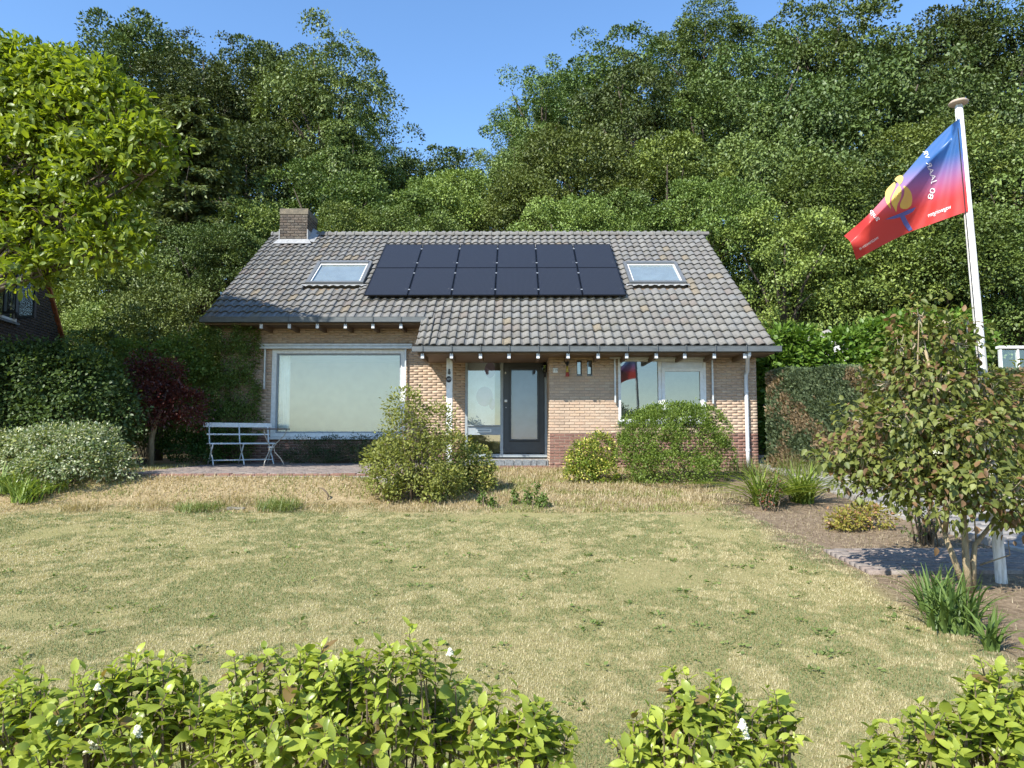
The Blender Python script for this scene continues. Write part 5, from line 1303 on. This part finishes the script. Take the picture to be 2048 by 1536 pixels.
for x in (-BL / 2 + .06, 0.0, BL / 2 - .06):
    MB().tube([(x + .012, .29, .86), (x + .012, .24, .63), (x + .012, .19, .45), (x + .012, .06, .30), (x + .012, -.12, .12), (x + .012, -.20, 0)], .014, 8).build('back_leg', M['white'], bench, True)
    MB().tube([(x - .012, -.21, .435), (x - .012, -.10, .30), (x - .012, .06, .14), (x - .012, .19, 0)], .013, 8).build('front_leg', M['white'], bench, True)
MB().tube([(-BL / 2 + .06, .12, .10), (BL / 2 - .06, .12, .10)], .011, 8).build('stretcher', M['white'], bench)
MB().tube([(-BL / 2 + .06, -.15, .10), (BL / 2 - .06, -.15, .10)], .009, 8).build('stretcher', M['white'], bench)
M['tablegrey'] = pmat('grey_brown_table_top', (.17, .15, .13), .6)
tp = Vector((at(541, 931, 14.7).x, 14.7, 1.045))
tab = empty('bistro_table', tp, 'round bistro table with thin curved metal legs at the bench end', 'table')
tz_ = at(540, 857, 14.7).z - tp.z
MB().lathe([(.36, tz_ - .02), (.37, tz_ - .012), (.37, tz_ - .004), (.36, tz_)], (0, 0, 0), 32).build('table_top', M['tablegrey'], tab)
for k in range(3):
    a_ = k * 2.094 + .35; c_, s_ = math.cos(a_), math.sin(a_)
    MB().tube([(c_ * r_, s_ * r_, z_) for r_, z_ in ((.30, tz_ - .02), (.26, tz_ - .14), (.10, .46), (.055, .38), (.075, .28), (.20, .14), (.25, .05), (.255, 0))], .010, 7).build('leg', pmat('rusty_cream_metal', (.46, .43, .36), .5), tab, True)
MB().lathe([(.058, .36), (.066, .37), (.066, .39), (.058, .40)], (0, 0, 0), 16).build('leg_ring', M['alu'], tab)

# ------------------------------------------------------------------ flagpole and flag
pb = gp(2003, 1166); FYP = pb.y
pt = at(1917, 208, FYP)
pole = empty('flagpole', pb, 'slightly leaning white wooden flagpole with round cap', 'flagpole')
v = Vector(pt - pb)
MB().tube([(0, 0, -.2), (0, 0, .02), v * .5, v], [.048, .047, .040, .033], 16).build('mast', M['mastwhite'], pole, True)
tilt = v.normalized().to_track_quat('Z', 'Y').to_matrix().to_4x4()
MB().lathe([(.03, -.01), (.08, .0), (.085, .012), (.07, .028), (.02, .034)], v, 22, tilt).build('cap', pmat('weathered_wood_cap', (.42, .33, .26), .7), pole, True)
off = Vector((-.045, -.03, 0))
MB().tube([v * .97 + off, v * .6 + off, v * .22 + off], .004, 5).build('halyard', M['rubber'], pole)
MB().tube([v * .2 + off + Vector((0, 0, -.05)), v * .2 + off * 1.6, v * .2 + off + Vector((0, 0, .05))], .008, 6).build('cleat', M['alu'], pole)

def hoist(py): return 1919.5 + (py - 235) * .0905
def crease(py): return 1920 + (py - 238) * (1818 - 1920) / (464 - 238)
def depth(px, py):
    uu = hoist(py) - px; wc = max(hoist(py) - crease(py), 0)
    s_ = 5.0; e_ = uu - wc; soft = math.log1p(math.exp(max(min(e_ / s_, 30), -30))) * s_      # smooth max(e,0)
    d_ = .0030 * (uu - soft) - .0024 * soft
    # upper hem turned back
    tx = (px - 1688) / (1920 - 1688); topy = 472 - tx * 237; hem = max(0, 26 - (py - topy)) if px < 1905 else 0
    d_ += .0045 * hem
    # lower left corner fold
    q = max(0, 1738 - px); d_ += .004 * q + .0012 * q * math.sin((py - 440) * .09)
    fan = math.atan2(uu + 1, max(py - 232, 1)); d_ += .006 * math.sin(fan * 34) * min(1, uu / 30) * (1 if uu < wc else .35)
    d_ += .002 * math.sin(px * .05 + py * .08)
    return d_
def fpt(px, py, lift=0.0): return at(px, py, FYP - .04 + depth(px, py) - lift)
fe = empty('flag', Vector(fpt(1922, 300)), 'red and blue printed flag with yellow flame emblem flying from the flagpole', 'flag')
top = [(1920, 236), (1893, 258), (1851, 300), (1800, 358), (1742, 424), (1688, 472)]; bot = [(1937, 422), (1905, 433), (1858, 450), (1815, 466), (1762, 492), (1711, 520)]
def curve(P, t):
    t = t * (len(P) - 1); i = min(int(t), len(P) - 2); f_ = t - i
    p0 = np.array(P[max(i - 1, 0)]); p1 = np.array(P[i]); p2 = np.array(P[i + 1]); p3 = np.array(P[min(i + 2, len(P) - 1)])
    return .5 * (2 * p1 + (p2 - p0) * f_ + (2 * p0 - 5 * p1 + 4 * p2 - p3) * f_ ** 2 + (3 * p1 - p0 - 3 * p2 + p3) * f_ ** 3)
NS, NT = 90, 50; Vs = []; Cs = []; Fs = []
blue, mid, red = np.array((.045, .15, .42)), np.array((.24, .10, .38)), np.array((.64, .058, .050))
for i in range(NS + 1):
    s = i / NS
    for j in range(NT + 1):
        t = j / NT; q = curve(top, s) * (1 - t) + curve(bot, s) * t
        bulge = (4 * t * (1 - t)) * s * s * s; q = q + np.array([6 * bulge, -2 * bulge]) + np.array([1.5 * math.sin(t * 7) * s, 0])
        if s < .02: q[0] = hoist(q[1])
        Vs.append(np.array(fpt(*q)) - np.array(fe.location))
        g_ = np.clip((q[1] - 292 - 62 * s) / 100, 0, 1); g_ = g_ * g_ * (3 - 2 * g_)
        c_ = blue * (1 - g_) + red * g_ + np.array((.20, .12, .22)) * (g_ * (1 - g_)) * 1.6
        Cs.append(c_)
for i in range(NS):
    for j in range(NT):
        a_ = i * (NT + 1) + j; Fs.append((a_, a_ + 1, a_ + NT + 2, a_ + NT + 1))
LM['flag'] = leafmat('printed_flag_cloth', .42, .03, .35, tint=(1, 1, 1))
link(bpy.data.objects.new('cloth', np_mesh('cloth', np.array(Vs), np.array(Fs), LM['flag'], np.array(Cs), True)), fe)
M['fyellow'] = pmat('yellow_print', (.58, .42, .07), .6, c2=(.50, .33, .09), scale=3); M['fblue'] = pmat('blue_print', (.07, .10, .32), .6); M['fwhite'] = pmat('white_print', (.80, .80, .82), .6)
def flag_print(polys, mat, name, lift=.004):
    bm = bmesh.new()
    for P in polys:
        try: bm.faces.new([bm.verts.new((p[0], p[1], 0)) for p in P])
        except ValueError: pass
    bm.normal_update(); bmesh.ops.triangulate(bm, faces=bm.faces[:])
    for _ in range(2):
        le = [e_ for e_ in bm.edges if e_.calc_length() > 5]
        if le: bmesh.ops.subdivide_edges(bm, edges=le, cuts=1); bmesh.ops.triangulate(bm, faces=bm.faces[:])
    for v_ in bm.verts: v_.co = fpt(v_.co.x, v_.co.y, lift) - fe.location
    me = bpy.data.meshes.new(name); bm.to_mesh(me); bm.free(); me.materials.append(mat); return link(bpy.data.objects.new(name, me), fe)
z7 = lambda L: [(1680 + a_ / 7.314, 330 + b_ / 7.314) for a_, b_ in L]
def smoothpoly(P, n_=5):
    out = []; m_ = len(P)
    for i in range(m_):
        p0, p1, p2, p3 = (np.array(P[(i + k) % m_]) for k in (-1, 0, 1, 2))
        for j in range(n_):
            f_ = j / n_; out.append(tuple(.5 * (2 * p1 + (p2 - p0) * f_ + (2 * p0 - 5 * p1 + 4 * p2 - p3) * f_ ** 2 + (3 * p1 - p0 - 3 * p2 + p3) * f_ ** 3)))
    return out
for nm, P in (('left_flame', [(668, 385), (735, 300), (800, 250), (808, 310), (765, 405), (728, 490), (730, 565), (745, 640), (698, 585), (664, 500)]), ('middle_flame', [(862, 302), (892, 340), (900, 420), (878, 505), (840, 585), (822, 685), (798, 640), (755, 565), (758, 480), (800, 390)]),
              ('right_flame', [(930, 308), (985, 325), (1040, 405), (1056, 500), (1040, 590), (980, 638), (905, 638), (876, 600), (892, 535), (932, 450), (942, 375)]), ('top_flame', [(800, 212), (850, 160), (905, 152), (926, 185), (912, 240), (872, 290), (852, 262)])):
    flag_print([smoothpoly(z7(P))], M['fyellow'], nm)
flag_print([z7([(660, 797), (765, 752), (870, 712), (990, 660), (1112, 615), (1072, 678), (1010, 715), (948, 742), (975, 800), (1005, 852), (1060, 940), (1008, 968), (965, 915), (930, 868), (880, 762), (800, 785)])], M['fblue'], 'torch')
def letters(word, p0, p1, size, upsign, name, bold=False):
    """print a word from p0 to p1 (photo pixels on the flag); upsign picks the side the letter tops point to"""
    p0 = np.array(p0, float); p1 = np.array(p1, float); dr = (p1 - p0) / np.linalg.norm(p1 - p0); up_ = np.array([dr[1], -dr[0]]) * upsign
    me0 = text_mesh(word, 1.0); xs_ = [q.co.x for q in me0.vertices]; w_ = max(xs_) - min(xs_); xc = (max(xs_) + min(xs_)) / 2; sx = np.linalg.norm(p1 - p0) / w_
    c_ = (p0 + p1) / 2
    for q in me0.vertices:
        g_ = c_ + dr * (q.co.x - xc) * sx + up_ * q.co.y * size; q.co = fpt(g_[0], g_[1], .006) - fe.location
    me0.materials.clear(); me0.materials.append(M['fwhite']); return link(bpy.data.objects.new(name, me0), fe)
letters('80', (1859, 398), (1866, 376), 15, -1, 'lettering')
letters('JAAR', (1869.5, 366), (1856, 324), 14, -1, 'lettering')
letters('VR', (1855, 317), (1849, 301), 13, -1, 'lettering')
letters('wageningen', (1902, 413), (1856, 431), 11.5, -1, 'lettering')
letters('ding', (1741, 421), (1755, 442), 12, -1, 'lettering')
letters('WAGENINGEN 45', (1757, 475), (1719, 499), 6.5, -1, 'lettering')

# ------------------------------------------------------------------ neighbour house, shed, greenhouse
nA, nB = at(-90, 600, 13.0), at(128, 600, 17.6)
nd = Vector((nB.x - nA.x, nB.y - nA.y, 0)); nl = nd.length; nd.normalize(); nnrm = Vector((nd.y, -nd.x, 0))
nh = empty('neighbour_house', (nA.x, nA.y, .9), 'dark brick neighbour gable with open casement window and orange verge tiles', 'house', rz=math.atan2(nd.y, nd.x))
def nloc(px, py):
    d = CAMR @ Vector(((px - 1024) / FPX, -(py - 768) / FPX, -1.0)); t = ((nA - EYE).dot(nnrm)) / d.dot(nnrm); p = EYE + d * t
    return (Vector((p.x, p.y, 0)) - Vector((nA.x, nA.y, 0))).dot(nd), p.z - .9
e0 = nloc(128, 695); e1 = nloc(92, 560)
sl_ = (e1[1] - e0[1]) / (e0[0] - e1[0]); ztop = 7.2; xr0 = e0[0] - (ztop - e0[1]) / sl_
core = [(-1.5, -1), (e0[0], -1), (e0[0], e0[1] - .1), (xr0, ztop - .1), (-1.5, ztop - .1)]
wm = MB().add([(x, 0.012, z) for x, z in core] + [(x, 6, z) for x, z in core], [(0, 1, 2, 3, 4), (9, 8, 7, 6, 5), (1, 6, 7, 2), (2, 7, 8, 3), (0, 4, 9, 5)]).build('gable_wall', pmat('dark_mortar', (.05, .042, .036), .95), nh)
w0 = nloc(37, 534); w1 = nloc(30, 645)
wx1 = w0[0] - .02; wz0, wz1 = w1[1], w0[1] + .05; wx0 = wx1 - 1.5
rects = [q for q in brick_rects(-1.4, e0[0] + .3, -.5, ztop - .15, [(wx0, wx1, wz0, wz1)]) if q[1] < (e0[0] if q[3] < e0[1] else e0[0] - (q[3] - e0[1]) / sl_)]
joined_bricks('brick_courses', rects, .012, M['nbrick_s'], wm)
nw = frame(wx0, wx1, wz0, wz1, -.03, .05, .06).build('casement_window', M['white'], nh)
MB().box(wx0 + .06, wx1 - .06, .01, .018, wz0 + .06, wz1 - .06).build('pane', M['glass'], nh)
for xo, ang in ((wx1 - .08, -1.15), (wx1 - .62, -.9)):
    o = frame(-.5, 0, 0, wz1 - wz0 - .14, -.025, .025, .06).build('open_sash', M['door'], nh); o.location = (xo, -.05, wz0 + .07); o.rotation_euler[2] = ang * -1
    MB().box(-.44, -.06, -.004, .004, .06, wz1 - wz0 - .2).build('sash_pane', M['glass'], o)
MB().bbox(wx0 - .05, wx1 + .05, -.07, .02, wz0 - .06, wz0 - .003, .005).build('window_sill', M['stone'], nh)
Ls = math.hypot(e0[0] - xr0, ztop - e0[1]); nt_ = int(Ls / .33); va = math.atan2(e0[1] - ztop, e0[0] - xr0)
vt_me = MB().bbox(0, .36, -.06, .16, -.03, .035, .012).mesh('verge_tile', M['orange_tile'])
for k in range(nt_ + 2):
    t = k / nt_; o = link(bpy.data.objects.new('verge_tile', vt_me), nh); o.location = (xr0 + (e0[0] - xr0) * t, 0, ztop + (e0[1] - ztop) * t + .02); o.rotation_euler[1] = -va - .05
MB().add([(xr0, .1, ztop), (e0[0] + .3, .1, e0[1] - .3 * sl_), (e0[0] + .3, 6, e0[1] - .3 * sl_), (xr0, 6, ztop)], [(0, 1, 2, 3)]).build('roof_slope', M['orange_tile'], nh)
p = at(1655, 668, 21)
sh = empty('garden_shed', (p.x, 21, 1.05), 'small white gabled shed roof peeping over the laurels', 'shed'); hz = p.z - 1.05
MB().add([(-.9, 0, 0), (.9, 0, 0), (.9, 0, hz - .9), (0, 0, hz), (-.9, 0, hz - .9), (-.9, 3, 0), (.9, 3, 0), (.9, 3, hz - .9), (0, 3, hz), (-.9, 3, hz - .9)], [(0, 1, 2, 3, 4), (9, 8, 7, 6, 5), (1, 6, 7, 2), (0, 4, 9, 5)]).build('wall', M['white'], sh)
MB().add([(-1.05, -.15, hz - 1.02), (0, -.15, hz + .03), (0, 3.1, hz + .03), (-1.05, 3.1, hz - 1.02), (-1.05, -.15, hz - .92), (0, -.15, hz + .13), (0, 3.1, hz + .13), (-1.05, 3.1, hz - .92)], [(3, 2, 1, 0), (4, 5, 6, 7), (0, 1, 5, 4), (1, 2, 6, 5), (2, 3, 7, 6), (3, 0, 4, 7)]).build('roof_half', M['concrete'], sh)
MB().add([(1.05, -.15, hz - 1.02), (0, -.15, hz + .03), (0, 3.1, hz + .03), (1.05, 3.1, hz - 1.02), (1.05, -.15, hz - .92), (0, -.15, hz + .13), (0, 3.1, hz + .13), (1.05, 3.1, hz - .92)], [(0, 1, 2, 3), (7, 6, 5, 4), (4, 5, 1, 0), (5, 6, 2, 1), (6, 7, 3, 2), (7, 4, 0, 3)]).build('roof_half', M['concrete'], sh)
p0, p1 = at(1996, 692, 17.5), at(2120, 692, 17.5)
gh = empty('greenhouse', (p0.x, 17.5, 1.05), 'white framed greenhouse edge above the hedge at the right', 'greenhouse'); hz = p0.z - 1.05; wd = p1.x - p0.x
MB().bbox(0, wd, -.05, .1, hz - .07, hz, .008).build('top_beam', M['white'], gh)
for k in range(4):
    x = k * wd / 3.6 + .02; MB().bbox(x, x + .05, -.03, .05, 0, hz - .09, .005).build('post', M['white'], gh)
MB().box(0, wd, .0, .008, .1, hz - .1).build('pane', M['glass'], gh)
MB().bbox(0, wd, -.04, .06, 0, .12, .006).build('base_beam', M['white'], gh)

# ------------------------------------------------------------------ grass blades
def blades(name, label, N, xr, yr, ln_, wd, colf, seed, mask, power=1.0):
    r = np.random.default_rng(seed)
    y = yr[0] + (yr[1] - yr[0]) * r.random(N) ** power; half = np.minimum(.76 * y + .6, 9.5); x = r.uniform(-1, 1, N) * half
    x = np.clip(x, -99, 99); k = mask(x, y, r); x, y = x[k], y[k]; N = len(x)
    a = r.uniform(0, 6.28, N); L = ln_ * (.5 + .9 * r.random(N)) * (.8 + y / 25); w = wd * (.6 + .8 * r.random(N)) * (.5 + y / 8); lean = r.uniform(.2, 1.5, N)
    z = H(x, y); dx, dy = np.cos(a), np.sin(a)
    b0 = np.stack([x - dy * w, y + dx * w, z - .004], -1); b1 = np.stack([x + dy * w, y - dx * w, z - .004], -1)
    tip = np.stack([x + dx * L * np.sin(lean), y + dy * L * np.sin(lean), z + L * np.cos(lean) * .8 + .004], -1)
    V = np.stack([b0, b1, tip], 1).reshape(-1, 3); F = np.arange(3 * N).reshape(-1, 3); C = np.repeat(colf(x, y, r), 3, 0)
    o_ = link(bpy.data.objects.new(name, np_mesh(name, V, F, LM['blade'], C))); return tag(o_, label, 'grass', kind='stuff')
def lawn_col(x, y, r):
    N = len(x); g = fbm(x, y, 3, 4, .8); g2 = fbm(x, y, 8, 3, 5.5); g3 = fbm(x, y, 12, 2, 14.); t = np.clip((g - .5) * 4.5 + (g2 - .5) * 7.5 + (g3 - .5) * 4.0 + .56 + r.normal(0, .14, N), 0, 1)
    c = cmix((.49, .43, .25), (.150, .190, .068), t); br = r.random(N) < .10; c[br] = np.array((.36, .27, .15)) * (.7 + .6 * r.random((br.sum(), 1))); return c * (.84 + .32 * r.random((N, 1)))
def bank_col(x, y, r):
    N = len(x); g = fbm(x, y, 4, 4, 1.6); c = cmix((.52, .43, .26), (.32, .25, .14), r.random(N)); k = (g + r.normal(0, .1, N)) > .60; c[k] = cmix((.17, .20, .05), (.30, .29, .10), r.random(k.sum())); return c * (.75 + .5 * r.random((N, 1)))
def lawn_mask(x, y, r):
    n_ = fbm(x, y, 6, 3, 1.2); bare = fbm(x, y, 15, 3, .9); return (x < 3.2 + (n_ - .5) * .7) & (y < 10.7 + (n_ - .5) * 2.6 + r.normal(0, .12, len(x))) & (r.random(len(x)) > np.clip((bare - .66) * 9, 0, .8))
blades('lawn_grass', 'short sun dried lawn grass with green patches', 760000, 0, (2.6, 10.9), .018, .0023, lawn_col, 301, lawn_mask, 1.15)
def bank_mask(x, y, r):
    n_ = fbm(x, y, 6, 3, 1.2); return (y > 10.35 + (n_ - .5) * 2.6 + r.normal(0, .15, len(x))) & (x < 3.6 + (n_ - .5)) & ~((x < -1.3) & (x > -6.6) & (y > 11.78)) & ~((y > 15.3) & (x > -1.7)) & (x > -8.5)
blades('bank_grass', 'straw coloured dry grass on the bank below the terrace', 150000, 0, (10.3, 15.4), .065, .0030, bank_col, 302, bank_mask, 1.0)
def bed_mask(x, y, r):
    n_ = fbm(x, y, 18, 3, 1.0); return (x > 3.1) & (x < 5.25) & ((n_ > .5) | (r.random(len(x)) < .15)) & ~((y > 6.75) & (y < 7.75))
def bed_col(x, y, r): return cmix((.40, .33, .21), (.24, .19, .12), r.random(len(x))) * (.7 + .5 * r.random((len(x), 1)))
blades('bed_straw', 'dry clippings scattered over the soil bed', 90000, 0, (3.2, 12.5), .04, .0026, bed_col, 303, bed_mask, 1.0)

r = np.random.default_rng(310); Ps = []; Ds = []; Ns = []; Ss = []; Cs = []
for i in range(170):
    y = 3.0 + 7.3 * r.random(); x = r.uniform(-.74 * y, min(.74 * y, 3.1)); k = int(r.integers(5, 22)); rad = r.uniform(.02, .11)
    a = r.uniform(0, 6.28, k); q = rad * np.sqrt(r.random(k)); px_ = x + q * np.cos(a); py_ = y + q * np.sin(a)
    Ps.append(np.stack([px_, py_, H(px_, py_) + .006 + .012 * r.random(k)], -1)); Ds.append(np.stack([np.cos(a), np.sin(a), np.full(k, .35)], -1) + r.normal(0, .3, (k, 3))); Ns.append(np.array([0, 0, 1.]) + r.normal(0, .35, (k, 3))); Ss.append(r.uniform(.018, .045, k)); Cs.append(cmix((.11, .16, .04), (.22, .28, .085), r.random(k)))
V, F, C = scatter(T_OV, np.concatenate(Ps), np.concatenate(Ds), np.concatenate(Ns), np.concatenate(Ss), np.concatenate(Cs), r=r)
o = link(bpy.data.objects.new('lawn_weeds', np_mesh('lawn_weeds', V, F, LM['shrub'], C))); tag(o, 'small green weeds and clover scattered through the dry lawn', 'weeds', kind='stuff')
